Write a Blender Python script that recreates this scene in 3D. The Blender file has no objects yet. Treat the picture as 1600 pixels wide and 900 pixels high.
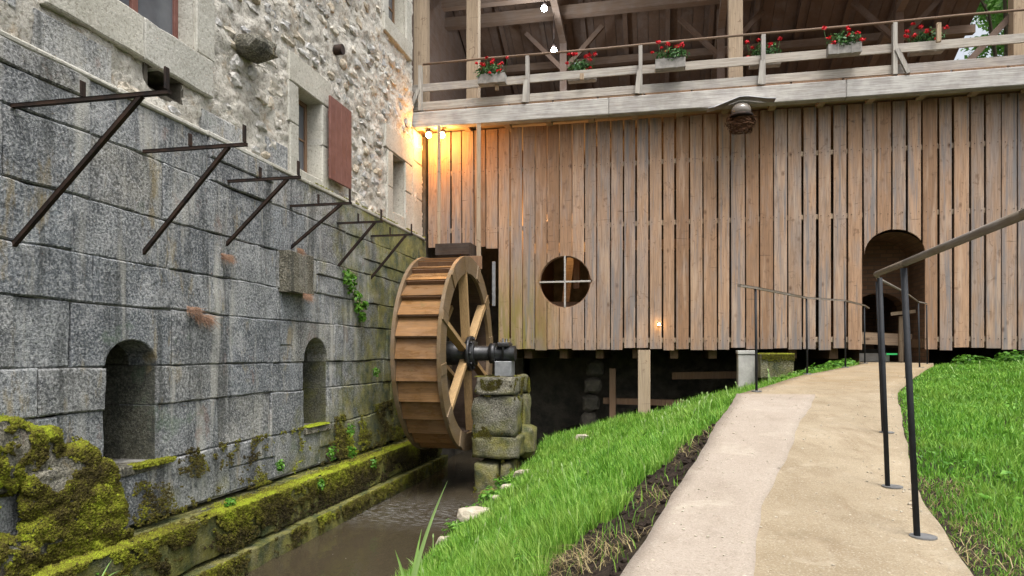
import bpy, bmesh, math, random
import numpy as np
from mathutils import Vector, Matrix, noise
random.seed(7); np.random.seed(7)
R = math.radians
S = bpy.context.scene
COL = S.collection

# ------------------------------------------------------------------ camera
# eye height is z = 0; X runs along the timber front, Y along the stone house
YAW = R(11.99)
cam_d = bpy.data.cameras.new('camera'); cam = bpy.data.objects.new('camera', cam_d); COL.objects.link(cam)
cam.location = (0, 0, 0); cam.rotation_euler = (R(90), 0, YAW)
cam_d.sensor_width = 36; cam_d.lens = 24.37; cam_d.shift_y = 102/1600
cam_d.clip_start = 0.05; cam_d.clip_end = 1000
S.camera = cam
S.render.resolution_x = 1024; S.render.resolution_y = 576

# ------------------------------------------------------------------ light
SUN_EL, SUN_AZ = R(65), R(150)        # azimuth measured from +Y clockwise: high, behind the camera and to its right
w = bpy.data.worlds.new("World"); S.world = w; w.use_nodes = True
nt = w.node_tree; bg = nt.nodes['Background']
sky = nt.nodes.new('ShaderNodeTexSky'); sky.sky_type = 'NISHITA'; sky.sun_disc = False
sky.sun_elevation = SUN_EL; sky.sun_rotation = SUN_AZ
sky.air_density = 1.0; sky.dust_density = 6.0; sky.ozone_density = 1.0
hs = nt.nodes.new('ShaderNodeHueSaturation'); hs.inputs['Saturation'].default_value = 0.30
nt.links.new(sky.outputs[0], hs.inputs['Color']); nt.links.new(hs.outputs[0], bg.inputs[0])
bg.inputs[1].default_value = 0.15
sun_d = bpy.data.lights.new('sun', 'SUN'); sun = bpy.data.objects.new('sun', sun_d); COL.objects.link(sun)
sun_d.energy = 1.5; sun_d.angle = R(24); sun_d.color = (1, .965, .91)
sun.rotation_euler = (R(90)-SUN_EL, 0, -SUN_AZ+math.pi)   # set again below from the same two angles
sd = Vector((math.sin(SUN_AZ)*math.cos(SUN_EL), math.cos(SUN_AZ)*math.cos(SUN_EL), math.sin(SUN_EL)))
sun.rotation_euler = sd.to_track_quat('Z', 'Y').to_euler()
vs = S.view_settings; vs.view_transform = 'Standard'; vs.look = 'None'; vs.gamma = 1; vs.use_curve_mapping = False
vs.exposure = 0.92

# ------------------------------------------------------------------ node helpers
class Mat:
    def __init__(s, name, rough=.85, spec=.3):
        s.m = bpy.data.materials.new(name); s.m.use_nodes = True
        s.nt = s.m.node_tree; s.b = s.nt.nodes['Principled BSDF']
        s.b.inputs['Roughness'].default_value = rough
        s.b.inputs['Specular IOR Level'].default_value = spec
    def n(s, t, **k):
        nd = s.nt.nodes.new(t)
        for a, v in k.items(): setattr(nd, a, v)
        return nd
    def l(s, a, b): s.nt.links.new(a, b)
    def pos(s): return s.n('ShaderNodeNewGeometry').outputs['Position']
    def obj(s, rnd=True):
        tc = s.n('ShaderNodeTexCoord').outputs['Object']
        if not rnd: return tc
        oi = s.n('ShaderNodeObjectInfo'); mu = s.n('ShaderNodeMath', operation='MULTIPLY'); mu.inputs[1].default_value = 57.0
        s.l(oi.outputs['Random'], mu.inputs[0])
        ad = s.n('ShaderNodeVectorMath', operation='ADD'); s.l(tc, ad.inputs[0]); s.l(mu.outputs[0], ad.inputs[1])
        return ad.outputs[0]
    def scale(s, v, sc):
        m = s.n('ShaderNodeMapping'); m.inputs['Scale'].default_value = sc; s.l(v, m.inputs[0]); return m.outputs[0]
    def noise(s, v, sc, det=4, rough=.6, dist=0):
        nn = s.n('ShaderNodeTexNoise'); nn.inputs['Scale'].default_value = sc; nn.inputs['Detail'].default_value = det
        nn.inputs['Roughness'].default_value = rough; nn.inputs['Distortion'].default_value = dist
        s.l(v, nn.inputs['Vector']); return nn.outputs['Fac']
    def vor(s, v, sc, feat='F1', out='Distance', rnd=1):
        nn = s.n('ShaderNodeTexVoronoi', feature=feat); nn.inputs['Scale'].default_value = sc
        nn.inputs['Randomness'].default_value = rnd
        s.l(v, nn.inputs['Vector']); return nn.outputs[out]
    def ramp(s, f, stops):
        r = s.n('ShaderNodeValToRGB'); e = r.color_ramp.elements
        while len(e) < len(stops): e.new(.5)
        for el, (p, c) in zip(e, stops):
            el.position = p; el.color = (c, c, c, 1) if isinstance(c, (int, float)) else (*c, 1)
        s.l(f, r.inputs[0]); return r.outputs[0]
    def mix(s, f, a, b, mode='MIX'):
        m = s.n('ShaderNodeMix', data_type='RGBA', blend_type=mode)
        for inp, v in ((m.inputs[0], f), (m.inputs[6], a), (m.inputs[7], b)):
            if isinstance(v, (int, float)): inp.default_value = v if inp == m.inputs[0] else (v, v, v, 1)
            elif isinstance(v, tuple): inp.default_value = (*v, 1)
            else: s.l(v, inp)
        return m.outputs[2]
    def math(s, op, a, b=0):
        m = s.n('ShaderNodeMath', operation=op)
        for i, v in enumerate((a, b)):
            if isinstance(v, (int, float)): m.inputs[i].default_value = v
            else: s.l(v, m.inputs[i])
        return m.outputs[0]
    def rng(s, v, a, b, c=0, d=1):
        m = s.n('ShaderNodeMapRange'); s.l(v, m.inputs[0])
        for i, x in enumerate((a, b, c, d)): m.inputs[i+1].default_value = x
        return m.outputs[0]
    def xyz(s, v):
        x = s.n('ShaderNodeSeparateXYZ'); s.l(v, x.inputs[0]); return x.outputs
    def bump(s, h, st=.5, d=.01, prev=None):
        b = s.n('ShaderNodeBump'); b.inputs['Strength'].default_value = st; b.inputs['Distance'].default_value = d
        s.l(h, b.inputs['Height'])
        if prev is not None: s.l(prev, b.inputs['Normal'])
        return b.outputs[0]
    def out(s, col=None, nrm=None, rough=None):
        if col is not None:
            if isinstance(col, tuple): s.b.inputs['Base Color'].default_value = (*col, 1)
            else: s.l(col, s.b.inputs['Base Color'])
        if nrm is not None: s.l(nrm, s.b.inputs['Normal'])
        if rough is not None: s.l(rough, s.b.inputs['Roughness'])
        return s.m

def rnd_obj(M, a=0, b=1):
    oi = M.n('ShaderNodeObjectInfo'); return M.rng(oi.outputs['Random'], 0, 1, a, b)

def granite(name, base1, base2, pit=.06, moss=0.0, lich=.5, light=(.42,.42,.40)):
    M = Mat(name, .92, .2); p = M.pos()
    big = M.noise(p, 1.0, 5, .65)
    mid = M.noise(p, 4, 6, .7)
    fine = M.noise(p, 44, 4, .7)
    vf = M.noise(p, 90, 3, .7)
    c = M.mix(M.ramp(big, [(.35, 0), (.65, 1)]), base1, base2)
    hue = M.ramp(rnd_obj(M), [(0, tuple(q*.62 for q in light)), (.3, light), (.5, (light[0]*.95, light[1]*.86, light[2]*.70)), (.75, tuple(q*.8 for q in base2)), (1, (light[0]*.75, light[1]*.8, light[2]*.85))])
    c = M.mix(.5, c, hue)
    c = M.mix(M.ramp(mid, [(.42, 0), (.60, .62)]), c, tuple(q*.55 for q in base1))
    pal = M.noise(M.scale(p, (1, 1, 1.4)), 2.1, 6, .75)
    c = M.mix(M.ramp(pal, [(.52, 0), (.66, .55)]), c, tuple(min(.5, q*1.15+.05) for q in light))
    c = M.mix(M.ramp(fine, [(.49, 0), (.62, .55)]), c, tuple(min(.6, q*1.4+.04) for q in light))
    c = M.mix(M.ramp(fine, [(.36, .75), (.47, 0)]), c, (.04,.042,.045))
    c = M.mix(M.ramp(vf, [(.36, .5), (.44, 0)]), c, (.06,.06,.062))
    run = M.noise(M.scale(p, (1, 3.2, .22)), 1.9, 5, .65)
    c = M.mix(M.ramp(run, [(.36, .55), (.46, 0)]), c, (.045,.048,.045))
    # pale lime runs, vertical
    st = M.noise(M.scale(p, (1, 2.6, .28)), 1.6, 4, .6)
    c = M.mix(M.ramp(st, [(.56, 0), (.68, lich)]), c, (.46,.45,.41))
    yl = M.noise(M.scale(p, (1, 1.6, .5)), 2.3, 5, .7)
    c = M.mix(M.ramp(yl, [(.60, 0), (.70, .55)]), c, (.34,.26,.12))
    rs_ = M.noise(M.scale(p, (1, 1.3, .8)), 1.9, 5, .7, .5)
    c = M.mix(M.ramp(rs_, [(.62, 0), (.70, .5)]), c, (.24,.16,.13))
    gr_ = M.noise(M.scale(p, (1, 1, .9)), 1.4, 5, .7, .3)
    c = M.mix(M.ramp(gr_, [(.63, 0), (.72, .5)]), c, (.13,.19,.12))
    # green growth low down and towards the wheel
    x, y, z = M.xyz(p)
    g = M.math('ADD', M.math('MULTIPLY', M.rng(y, 7.0, 12.0, 0, .60), M.rng(z, 2.25, 2.8, 1, .15)), M.rng(z, -1.6, -.3, .25, 0))
    g = M.math('ADD', g, moss)
    gn = M.math('ADD', M.noise(p, 2.2, 6, .7), g)
    c = M.mix(M.ramp(gn, [(.72, 0), (1.0, .8)]), c, M.mix(M.ramp(M.noise(p, 5, 5), [(.35, 0), (.65, 1)]), (.045,.065,.018), (.27,.25,.055)))
    h = M.math('ADD', M.math('MULTIPLY', fine, 1.0), M.math('ADD', M.math('MULTIPLY', mid, .8), M.math('MULTIPLY', vf, .3)))
    nrm = M.bump(h, .9, pit)
    return M.out(c, nrm)

def wood(name, cols, grey=.4, axis=2, sc=1.0, dark=.3, knots=True, moss=False, rough=.8):
    M = Mat(name, rough, .25); v = M.obj()
    s = [9, 9, 9]; s[axis] = .55
    g1 = M.noise(M.scale(v, tuple(s)), 2.4*sc, 5, .65, .6)
    s2 = [60, 60, 60]; s2[axis] = 1.6
    g2 = M.noise(M.scale(v, tuple(s2)), 1.6*sc, 3, .6)
    rr = rnd_obj(M)
    c = M.mix(M.ramp(rr, [(.0, cols[0]), (.35, cols[1]), (.7, cols[2]), (1, cols[0])]), cols[1], cols[1])
    c = M.ramp(rr, [(.0, cols[0]), (.3, cols[1]), (.6, cols[2]), (.8, cols[1]), (1, cols[0])])
    lg = M.noise(M.scale(v, (3, 3, 3) if axis != 2 else (5, 5, 1.1)), 1.3, 4, .6)
    c = M.mix(M.ramp(M.math('ADD', lg, M.rng(rr, 0, 1, -.12, .12)), [(.42, 0), (.66, grey)]), c, (.27,.255,.25))
    c = M.mix(M.ramp(g1, [(.42, 0), (.7, dark)]), c, (.10,.062,.038))
    c = M.mix(M.ramp(g2, [(.40, .35), (.55, 0)]), c, (.09,.06,.04))
    if knots:
        ks = [4.5, 4.5, 4.5]; ks[axis] = 2.6
        k = M.vor(M.scale(v, tuple(ks)), 1.0)
        c = M.mix(M.math('MULTIPLY', M.ramp(k, [(.05, .9), (.16, 0)]), M.ramp(M.noise(v, .9, 2), [(.42, .15), (.6, 1)])), c, (.085,.042,.024))
        k2 = [7, 7, 7]; k2[axis] = 6.5
        kk = M.noise(M.scale(v, tuple(k2)), 1.0, 3, .6, 1.5)
        c = M.mix(M.ramp(kk, [(.62, 0), (.70, .55)]), c, (.12,.065,.038))
        kr = [3, 3, 3]; kr[axis] = 26
        cr = M.noise(M.scale(v, tuple(kr)), 1.0, 2, .5, .8)
        c = M.mix(M.ramp(cr, [(.70, 0), (.74, .6)]), c, (.09,.055,.035))
    if moss:
        x, y, z = M.xyz(M.pos())
        m = M.math('MULTIPLY', M.rng(x, -1.7, -2.6, 0, 1), M.rng(z, 2.0, .3, 0, 1))
        m = M.math('MULTIPLY', m, M.rng(M.noise(M.scale(v, (4, 4, 1)), 2, 4), .35, .6, .2, 1))
        c = M.mix(m, c, (.20,.17,.035))
        b2 = M.math('MULTIPLY', M.rng(z, .35, .08, 0, .5), M.rng(lg, .4, .6, 0, 1))
        c = M.mix(b2, c, (.16,.14,.13))
    h = M.math('ADD', M.math('MULTIPLY', g1, .6), g2)
    return M.out(c, M.bump(h, .5, .006))

# ------------------------------------------------------------------ materials
m_block = granite('granite_block', (.118,.136,.158), (.225,.24,.255), .028, lich=.8, light=(.42,.43,.42))
m_pier = granite('pier_stone', (.14,.13,.09), (.22,.20,.145), .06, light=(.34,.32,.26), moss=-.24, lich=.3)
m_plinth = granite('canal_stone', (.07,.07,.04), (.125,.115,.07), .035, light=(.2,.19,.14), moss=.22, lich=.15)
def mat_cream():
    M = Mat('dressed_limestone', .9, .2); p = M.pos()
    a = M.noise(p, 1.7, 6, .7); f = M.noise(p, 34, 5, .7); b2 = M.noise(p, 8, 5, .7)
    c = M.mix(M.ramp(a, [(.35, 0), (.65, 1)]), (.40,.385,.325), (.54,.52,.455))
    c = M.mix(M.math('MULTIPLY', rnd_obj(M), .45), c, (.38,.385,.37))
    c = M.mix(M.ramp(f, [(.36, .7), (.46, 0)]), c, (.20,.18,.145))
    c = M.mix(M.ramp(b2, [(.55, 0), (.68, .4)]), c, (.28,.26,.21))
    c = M.mix(M.ramp(f, [(.55, 0), (.66, .5)]), c, (.64,.62,.57))
    return M.out(c, M.bump(M.math('ADD', f, b2), .7, .012))
m_cream = mat_cream()
m_palegran = granite('pale_granite', (.30,.32,.33), (.40,.41,.41), .02, light=(.50,.50,.47))
m_dirt_shade = granite('dirty_shaded_niche_stone', (.055,.06,.045), (.10,.10,.075), .03, light=(.14,.14,.11), lich=.1)  # dirty olive granite, darkened further so its colour carries the recess shade

def simple(name, c1, c2, sc=6, rough=.8, bumpd=.01, spec=.3, metal=0, det=5):
    M = Mat(name, rough, spec); p = M.pos()
    n1 = M.noise(p, sc, det, .65)
    M.b.inputs['Metallic'].default_value = metal
    return M.out(M.mix(M.ramp(n1, [(.35, 0), (.65, 1)]), c1, c2), M.bump(M.noise(p, sc*6, 4, .7), .6, bumpd))

def mat_mortar():
    M = Mat('lime_mortar', .95, .15); p = M.pos()
    a = M.noise(p, 2.2, 6, .7); f = M.noise(p, 24, 6, .75); v = M.vor(p, 9)
    c = M.mix(M.ramp(a, [(.35, 0), (.65, 1)]), (.58,.545,.475), (.72,.69,.62))
    c = M.mix(M.ramp(f, [(.36, .75), (.5, 0)]), c, (.20,.17,.13))
    c = M.mix(M.ramp(M.noise(p, 4.5, 4), [(.58, 0), (.68, .5)]), c, (.42,.30,.17))
    c = M.mix(M.ramp(f, [(.52, 0), (.66, .6)]), c, (.70,.68,.63))
    h = M.math('ADD', M.math('MULTIPLY', f, 1.2), M.math('MULTIPLY', v, .5))
    return M.out(c, M.bump(h, 1.0, .035))
m_mortar = mat_mortar()
def mat_rubble():
    M = Mat('rubble_stone', .92, .15); p = M.pos()
    f = M.noise(p, 18, 6, .75)
    c = M.ramp(rnd_obj(M), [(0, (.56,.54,.49)), (.25, (.45,.45,.44)), (.5, (.64,.60,.52)), (.7, (.50,.42,.31)), (.85, (.42,.43,.44)), (1, (.62,.60,.57))])
    c = M.mix(M.ramp(f, [(.35, .7), (.5, 0)]), c, (.17,.15,.125))
    c = M.mix(M.ramp(f, [(.52, 0), (.66, .65)]), c, (.72,.70,.66))
    return M.out(c, M.bump(f, .9, .03))
m_rubble = mat_rubble()
m_joint = simple('joint_mortar', (.08,.08,.075), (.36,.35,.32), 5, .95, .02)
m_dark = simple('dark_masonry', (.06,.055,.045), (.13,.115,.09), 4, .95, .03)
m_plank = wood('weathered_plank', [(.27,.158,.092), (.43,.275,.175), (.31,.21,.145)], .5, 2, moss=True)
def weather(m):
    nt_ = m.node_tree; b_ = nt_.nodes['Principled BSDF']; src = b_.inputs['Base Color'].links[0].from_socket
    M = Mat.__new__(Mat); M.m = m; M.nt = nt_; M.b = b_
    v = M.obj()
    e = M.noise(M.scale(v, (13, 1, .45)), 1.0, 4, .6, .3)
    c = M.mix(M.ramp(M.math('ADD', e, rnd_obj(M, -.06, .06)), [(.55, 0), (.66, .7)]), src, (.15,.155,.165))
    d = M.noise(M.scale(v, (6, 1, 1.6)), 1.2, 5, .7, .4)
    c = M.mix(M.ramp(d, [(.58, 0), (.72, .55)]), c, (.12,.075,.05))
    l_ = M.noise(M.scale(v, (9, 1, .8)), 1.1, 3, .6)
    c = M.mix(M.ramp(l_, [(.56, 0), (.70, .45)]), c, (.50,.37,.27))
    M.l(c, b_.inputs['Base Color'])
weather(m_plank)
m_beam = wood('silver_beam', [(.48,.465,.43), (.52,.50,.46), (.45,.445,.425)], .55, 0, dark=.25, knots=False)
m_railwood = wood('silver_rail_board', [(.42,.38,.33), (.46,.42,.36), (.40,.38,.34)], .6, 0, dark=.3, knots=False)
m_railpost = wood('silver_rail_post', [(.44,.42,.38), (.46,.43,.38), (.40,.38,.34)], .6, 2, dark=.2, knots=False)
m_new = wood('pale_new_timber', [(.38,.29,.195), (.42,.32,.22), (.36,.29,.205)], .1, 2, dark=.2)
m_newx = wood('pale_timber_beam', [(.42,.31,.21), (.46,.33,.22), (.40,.30,.21)], .2, 0, dark=.2)
m_roof = wood('roof_boards', [(.135,.088,.062), (.155,.10,.072), (.12,.08,.058)], .2, 1, dark=.35, knots=False)
m_rooft = wood('roof_timber', [(.19,.13,.09), (.22,.15,.105), (.18,.125,.09)], .2, 0, dark=.3, knots=False)
m_brown = wood('brown_interior_timber', [(.20,.12,.07), (.24,.14,.08), (.18,.11,.06)], .1, 2, dark=.3, knots=False)
m_dkwood = wood('black_timber', [(.035,.022,.016), (.045,.028,.02), (.03,.02,.015)], .1, 0, dark=.4, knots=False)
m_wheel = wood('wet_wheel_board', [(.25,.125,.042), (.32,.165,.06), (.20,.105,.04)], .1, 0, dark=.35, knots=False, rough=.5)
m_wheel2 = wood('wheel_spoke_timber', [(.42,.27,.12), (.46,.30,.14), (.40,.26,.12)], .05, 2, dark=.25, knots=False, rough=.5)
def wetten(m):
    nt_ = m.node_tree; b_ = nt_.nodes['Principled BSDF']; lk = b_.inputs['Base Color'].links[0]; src = lk.from_socket
    M = Mat.__new__(Mat); M.m = m; M.nt = nt_; M.b = b_
    n1 = M.noise(M.scale(M.obj(), (.9, 3, 3)), 2.2, 5, .7); n2 = M.noise(M.obj(), 5, 4, .7)
    c = M.mix(M.ramp(n1, [(.30, .55), (.60, 0)]), src, (.07,.036,.015))
    c = M.mix(M.ramp(n2, [(.60, 0), (.72, .4)]), c, (.11,.10,.03))
    M.l(c, b_.inputs['Base Color']); M.l(M.ramp(n1, [(.4, .18), (.6, .5)]), b_.inputs['Roughness'])
wetten(m_wheel)
m_rim = wood('wheel_rim_timber', [(.17,.11,.05), (.19,.125,.06), (.16,.11,.055)], .2, 1, dark=.3, knots=False, rough=.4)
m_iron = simple('rusty_black_iron', (.014,.012,.012), (.055,.032,.022), 9, .75, .002, .5, .6)
m_paint = simple('black_post_paint', (.012,.013,.015), (.020,.022,.026), 15, .65, .001, .25)
m_steel = simple('grey_bearing_metal', (.20,.21,.22), (.32,.33,.34), 9, .45, .004, .5, .5)
m_hub = simple('dark_hub_metal', (.022,.022,.024), (.06,.06,.062), 9, .4, .004, .6, .6)
m_zinc = simple('bent_zinc_sheet', (.50,.52,.54), (.66,.68,.70), 6, .35, .004, .5, .8)
m_rail = wood('handrail_timber', [(.17,.14,.105), (.20,.165,.125), (.16,.135,.10)], .5, 1, dark=.4, knots=False)
m_red = simple('red_brown_paint', (.15,.062,.048), (.20,.092,.075), 7, .65, .004)
m_plate = simple('galvanised_plate', (.16,.165,.17), (.27,.275,.28), 12, .5, .002, .5, .6)
m_box = simple('grey_planter_wood', (.20,.19,.175), (.33,.31,.285), 10, .85, .004)
m_geran = simple('geranium_leaf', (.035,.085,.025), (.07,.15,.04), 20, .6, .002)
m_petal = simple('red_petal', (.55,.008,.02), (.75,.02,.03), 20, .5, .002)
m_concrete = simple('grey_concrete', (.33,.32,.30), (.46,.45,.42), 6, .9, .01)
m_rusty = simple('dry_nest_straw', (.045,.022,.012), (.15,.07,.032), 25, .9, .02)
m_rock = simple('pale_bank_rock', (.34,.29,.22), (.52,.47,.38), 7, .9, .03)
m_bark = simple('tree_bark', (.07,.055,.04), (.13,.10,.075), 9, .95, .03)
m_void = simple('dark_pit_earth', (.03,.027,.022), (.06,.052,.042), 4, .95, .03)

def mat_glass():
    M = Mat('window_glass', .08, .8); p = M.pos()
    n1 = M.noise(p, 2.5, 3)
    return M.out(M.mix(n1, (.05,.055,.065), (.16,.17,.19)))
m_glass = mat_glass()

def mat_path(name, a, b, d, sc=1.0):
    M = Mat(name, .9, .2); p = M.pos()
    n1 = M.noise(p, 1.1*sc, 6, .65); n2 = M.noise(M.scale(p, (3.5, 1.2, 1)), 1.6, 5, .6, .6); f = M.noise(p, 55, 4, .8)
    c = M.mix(M.ramp(n1, [(.32, 0), (.68, 1)]), a, b)
    c = M.mix(M.ramp(n2, [(.50, 0), (.70, .6)]), c, d)
    c = M.mix(M.ramp(f, [(.34, .5), (.47, 0)]), c, (.20,.16,.11))
    g2 = M.noise(p, 130, 3, .8)
    c = M.mix(M.ramp(g2, [(.55, 0), (.68, .6)]), c, (.52,.48,.40))
    c = M.mix(M.ramp(g2, [(.32, .7), (.42, 0)]), c, (.14,.11,.08))
    m3 = M.noise(p, 3.2, 6, .75, .4)
    c = M.mix(M.ramp(m3, [(.56, 0), (.70, .5)]), c, tuple(q*.72 for q in a))
    c = M.mix(M.ramp(m3, [(.30, .4), (.44, 0)]), c, (.48,.43,.34))
    x, y, z = M.xyz(p)
    far = M.rng(y, 6.6, 9, 0, 1)
    n3 = M.noise(M.scale(p, (.6, 2.2, 1)), 3, 5, .7)
    c = M.mix(M.math('MULTIPLY', far, M.ramp(n3, [(.40, 0), (.62, .75)])), c, (.27,.19,.10))
    c = M.mix(M.ramp(M.noise(p, 14, 4, .7), [(.69, 0), (.72, .75)]), c, (.15,.11,.06))
    h = M.math('ADD', M.math('MULTIPLY', n2, 2), f)
    return M.out(c, M.bump(M.math('ADD', h, g2), .6, .006))
m_path = mat_path('tan_gravel_concrete', (.235,.185,.118), (.335,.275,.19), (.18,.13,.075))
m_strip = mat_path('pale_concrete_strip', (.30,.252,.205), (.35,.30,.25), (.25,.207,.165), .8)

def mat_soil():
    M = Mat('dark_soil', .95, .15); p = M.pos()
    f = M.noise(p, 16, 6, .75)
    c = M.mix(M.ramp(f, [(.35, 0), (.7, 1)]), (.018,.013,.010), (.075,.055,.042))
    g = M.noise(p, 3, 5)
    c = M.mix(M.ramp(g, [(.55, 0), (.68, .35)]), c, (.07,.065,.025))
    return M.out(c, M.bump(f, 1, .06))
m_soil = mat_soil()

def mat_tint(name, dark, mid, light, trans=.25, rough=.5, attr=True):
    M = Mat(name, rough, .35)
    a = M.n('ShaderNodeAttribute', attribute_name='tint').outputs['Fac']
    big = M.noise(M.pos(), 1.3, 3)
    v = M.math('ADD', a, M.rng(big, .3, .7, -.15, .15))
    c = M.ramp(v, [(.0, dark), (.5, mid), (1, light)])
    M.out(c)
    tr = M.n('ShaderNodeBsdfTranslucent'); M.l(c, tr.inputs[0])
    mx = M.n('ShaderNodeMixShader'); mx.inputs[0].default_value = trans
    M.l(M.b.outputs[0], mx.inputs[1]); M.l(tr.outputs[0], mx.inputs[2])
    M.l(mx.outputs[0], M.nt.nodes['Material Output'].inputs[0])
    return M.m
def mat_grass():
    M = Mat('green_grass', .5, .35); p = M.pos()
    a = M.n('ShaderNodeAttribute', attribute_name='tint').outputs['Fac']
    n1 = M.noise(p, .9, 4, .6); n2 = M.noise(p, 3.5, 3, .6)
    v = M.math('ADD', M.math('MULTIPLY', a, .85), M.rng(n2, .3, .7, -.12, .2))
    c = M.ramp(v, [(0, (.045,.14,.012)), (.4, (.12,.32,.025)), (.75, (.28,.50,.07)), (.93, (.46,.64,.20)), (1, (.55,.60,.28))])
    c = M.mix(M.ramp(n1, [(.45, 0), (.68, .45)]), c, M.mix(a, (.09,.19,.02), (.36,.46,.09)))
    M.out(c)
    tr = M.n('ShaderNodeBsdfTranslucent'); M.l(c, tr.inputs[0])
    mx = M.n('ShaderNodeMixShader'); mx.inputs[0].default_value = .4
    M.l(M.b.outputs[0], mx.inputs[1]); M.l(tr.outputs[0], mx.inputs[2]); M.l(mx.outputs[0], M.nt.nodes['Material Output'].inputs[0])
    return M.m
m_grass = mat_grass()
m_straw = mat_tint('dry_straw', (.16,.12,.05), (.28,.22,.10), (.40,.33,.17), .2)
m_leaf = mat_tint('fresh_leaf', (.04,.13,.01), (.09,.24,.02), (.18,.38,.05), .3)
m_tree = mat_tint('tree_leaf', (.06,.16,.03), (.15,.33,.06), (.30,.52,.14), .5)
m_reed = mat_tint('sedge_leaf', (.13,.25,.05), (.24,.40,.10), (.42,.56,.24), .3)
m_fern = mat_tint('fern_leaf', (.03,.10,.01), (.07,.20,.015), (.13,.30,.03), .3)
m_drygrass = mat_tint('wall_red_tuft', (.12,.06,.035), (.22,.12,.07), (.33,.20,.12), .2)

def mat_moss():
    M = Mat('moss', .95, .1); p = M.pos()
    n1 = M.noise(p, 3.2, 5, .7); n2 = M.noise(p, 30, 4, .7)
    a = M.n('ShaderNodeAttribute', attribute_name='tint').outputs['Fac']
    v = M.math('ADD', M.math('MULTIPLY', a, .85), M.math('MULTIPLY', M.math('SUBTRACT', n1, .5), .5))
    c = M.ramp(v, [(.05, (.030,.024,.012)), (.28, (.065,.055,.014)), (.46, (.13,.13,.016)), (.72, (.24,.29,.022))])
    return M.out(c, M.bump(n2, .8, .02))
m_moss = mat_moss()

def mat_water():
    M = Mat('muddy_water', .06, .5); p = M.pos()
    M.b.inputs['IOR'].default_value = 1.33
    n1 = M.noise(M.scale(p, (1.0, .5, 1)), 3, 4, .6); 
    c = M.mix(n1, (.036,.029,.018), (.058,.046,.030))
    x, y, z = M.xyz(p)
    band = M.math('MULTIPLY', M.rng(y, 8.0, 8.9, 0, 1), M.rng(y, 10.4, 9.3, 0, 1))
    fo = M.noise(M.scale(p, (1.4, 4.0, 1)), 6, 6, .75)
    f = M.math('MULTIPLY', band, M.ramp(fo, [(.48, 0), (.72, .45)]))
    sp = M.ramp(M.noise(p, 26, 2, .5), [(.76, 0), (.78, .6)])
    f = M.math('MAXIMUM', f, sp)
    c = M.mix(f, c, (.55,.56,.56))
    h = M.math('ADD', M.noise(M.scale(p, (1, .6, 1)), 7, 3), M.math('MULTIPLY', fo, band))
    r = M.math('ADD', M.math('MULTIPLY', f, .4), .06)
    return M.out(c, M.bump(h, .28, .02), r)
m_water = mat_water()

def mat_brick():
    M = Mat('brown_brick', .9, .2)
    v = M.n('ShaderNodeUVMap').outputs[0]
    b = M.n('ShaderNodeTexBrick'); M.l(v, b.inputs['Vector']); b.inputs['Scale'].default_value = 1
    b.inputs['Brick Width'].default_value = .22; b.inputs['Row Height'].default_value = .075; b.inputs['Mortar Size'].default_value = .008
    b.inputs['Color1'].default_value = (.13,.075,.045,1); b.inputs['Color2'].default_value = (.20,.115,.07,1); b.inputs['Mortar'].default_value = (.10,.075,.055,1)
    c = M.mix(M.ramp(M.noise(M.pos(), 9, 4), [(.4, 0), (.7, .5)]), b.outputs[0], (.12,.07,.045))
    return M.out(c, M.bump(b.outputs['Fac'], -.6, .02))
m_brick = mat_brick()

def emit(name, col, st):
    M = Mat(name); M.b.inputs['Emission Color'].default_value = (*col, 1); M.b.inputs['Emission Strength'].default_value = st
    M.b.inputs['Base Color'].default_value = (*col, 1); return M.m
m_bulb_w = emit('cool_white_bulb', (.80,.90,1), 60)
m_bulb_o = emit('warm_bulb', (1,.62,.22), 60)
m_green = emit('green_marker_light', (.1,.9,.25), .25)

# ------------------------------------------------------------------ object helpers
def tag(o, label=None, cat=None, group=None, kind=None):
    if label: o['label'] = label
    if cat: o['category'] = cat
    if group: o['group'] = group
    if kind: o['kind'] = kind
    return o
def thing(name, loc, label, cat, group=None, rz=0):
    o = bpy.data.objects.new(name, None); COL.objects.link(o); o.location = loc; o.rotation_euler.z = rz
    o.empty_display_size = .2
    return tag(o, label, cat, group)
def link(name, me, mat, parent=None, world=True):
    """mesh vertices are world positions; when parented, the origin moves to the parent's"""
    if isinstance(me, bmesh.types.BMesh):
        m2 = bpy.data.meshes.new(name); me.to_mesh(m2); me.free(); me = m2
    if mat and not me.materials: me.materials.append(mat)
    o = bpy.data.objects.new(name, me); COL.objects.link(o)
    if parent is not None:
        o.parent = parent
        if world:
            p = Vector((0,0,0)); q = parent
            while q is not None: p += q.location; q = q.parent
            me.transform(Matrix.Translation(-p))
    return o
def recentre(o):
    """put a part's origin at its own middle"""
    me = o.data; c = sum((v.co for v in me.vertices), Vector())/max(1, len(me.vertices))
    me.transform(Matrix.Translation(-c)); o.location = o.location + c
    return o
def add_box(bm, x0, x1, y0, y1, z0, z1, bev=0, rot=None, jit=0):
    g = bmesh.ops.create_cube(bm, size=1)['verts']
    for v in g:
        v.co = Vector(((x0+x1)/2+v.co.x*(x1-x0), (y0+y1)/2+v.co.y*(y1-y0), (z0+z1)/2+v.co.z*(z1-z0)))
        if jit: v.co += Vector([random.uniform(-jit, jit) for _ in range(3)])
    if bev:
        es = list({e for v in g for e in v.link_edges})
        bmesh.ops.bevel(bm, geom=es, offset=bev, segments=1, affect='EDGES')
    return g
def box(name, mat, parent, *b, bev=.006, jit=0, c=True):
    bm = bmesh.new(); add_box(bm, *b, bev=bev, jit=jit)
    o = link(name, bm, mat, parent)
    return recentre(o) if c else o
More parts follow.
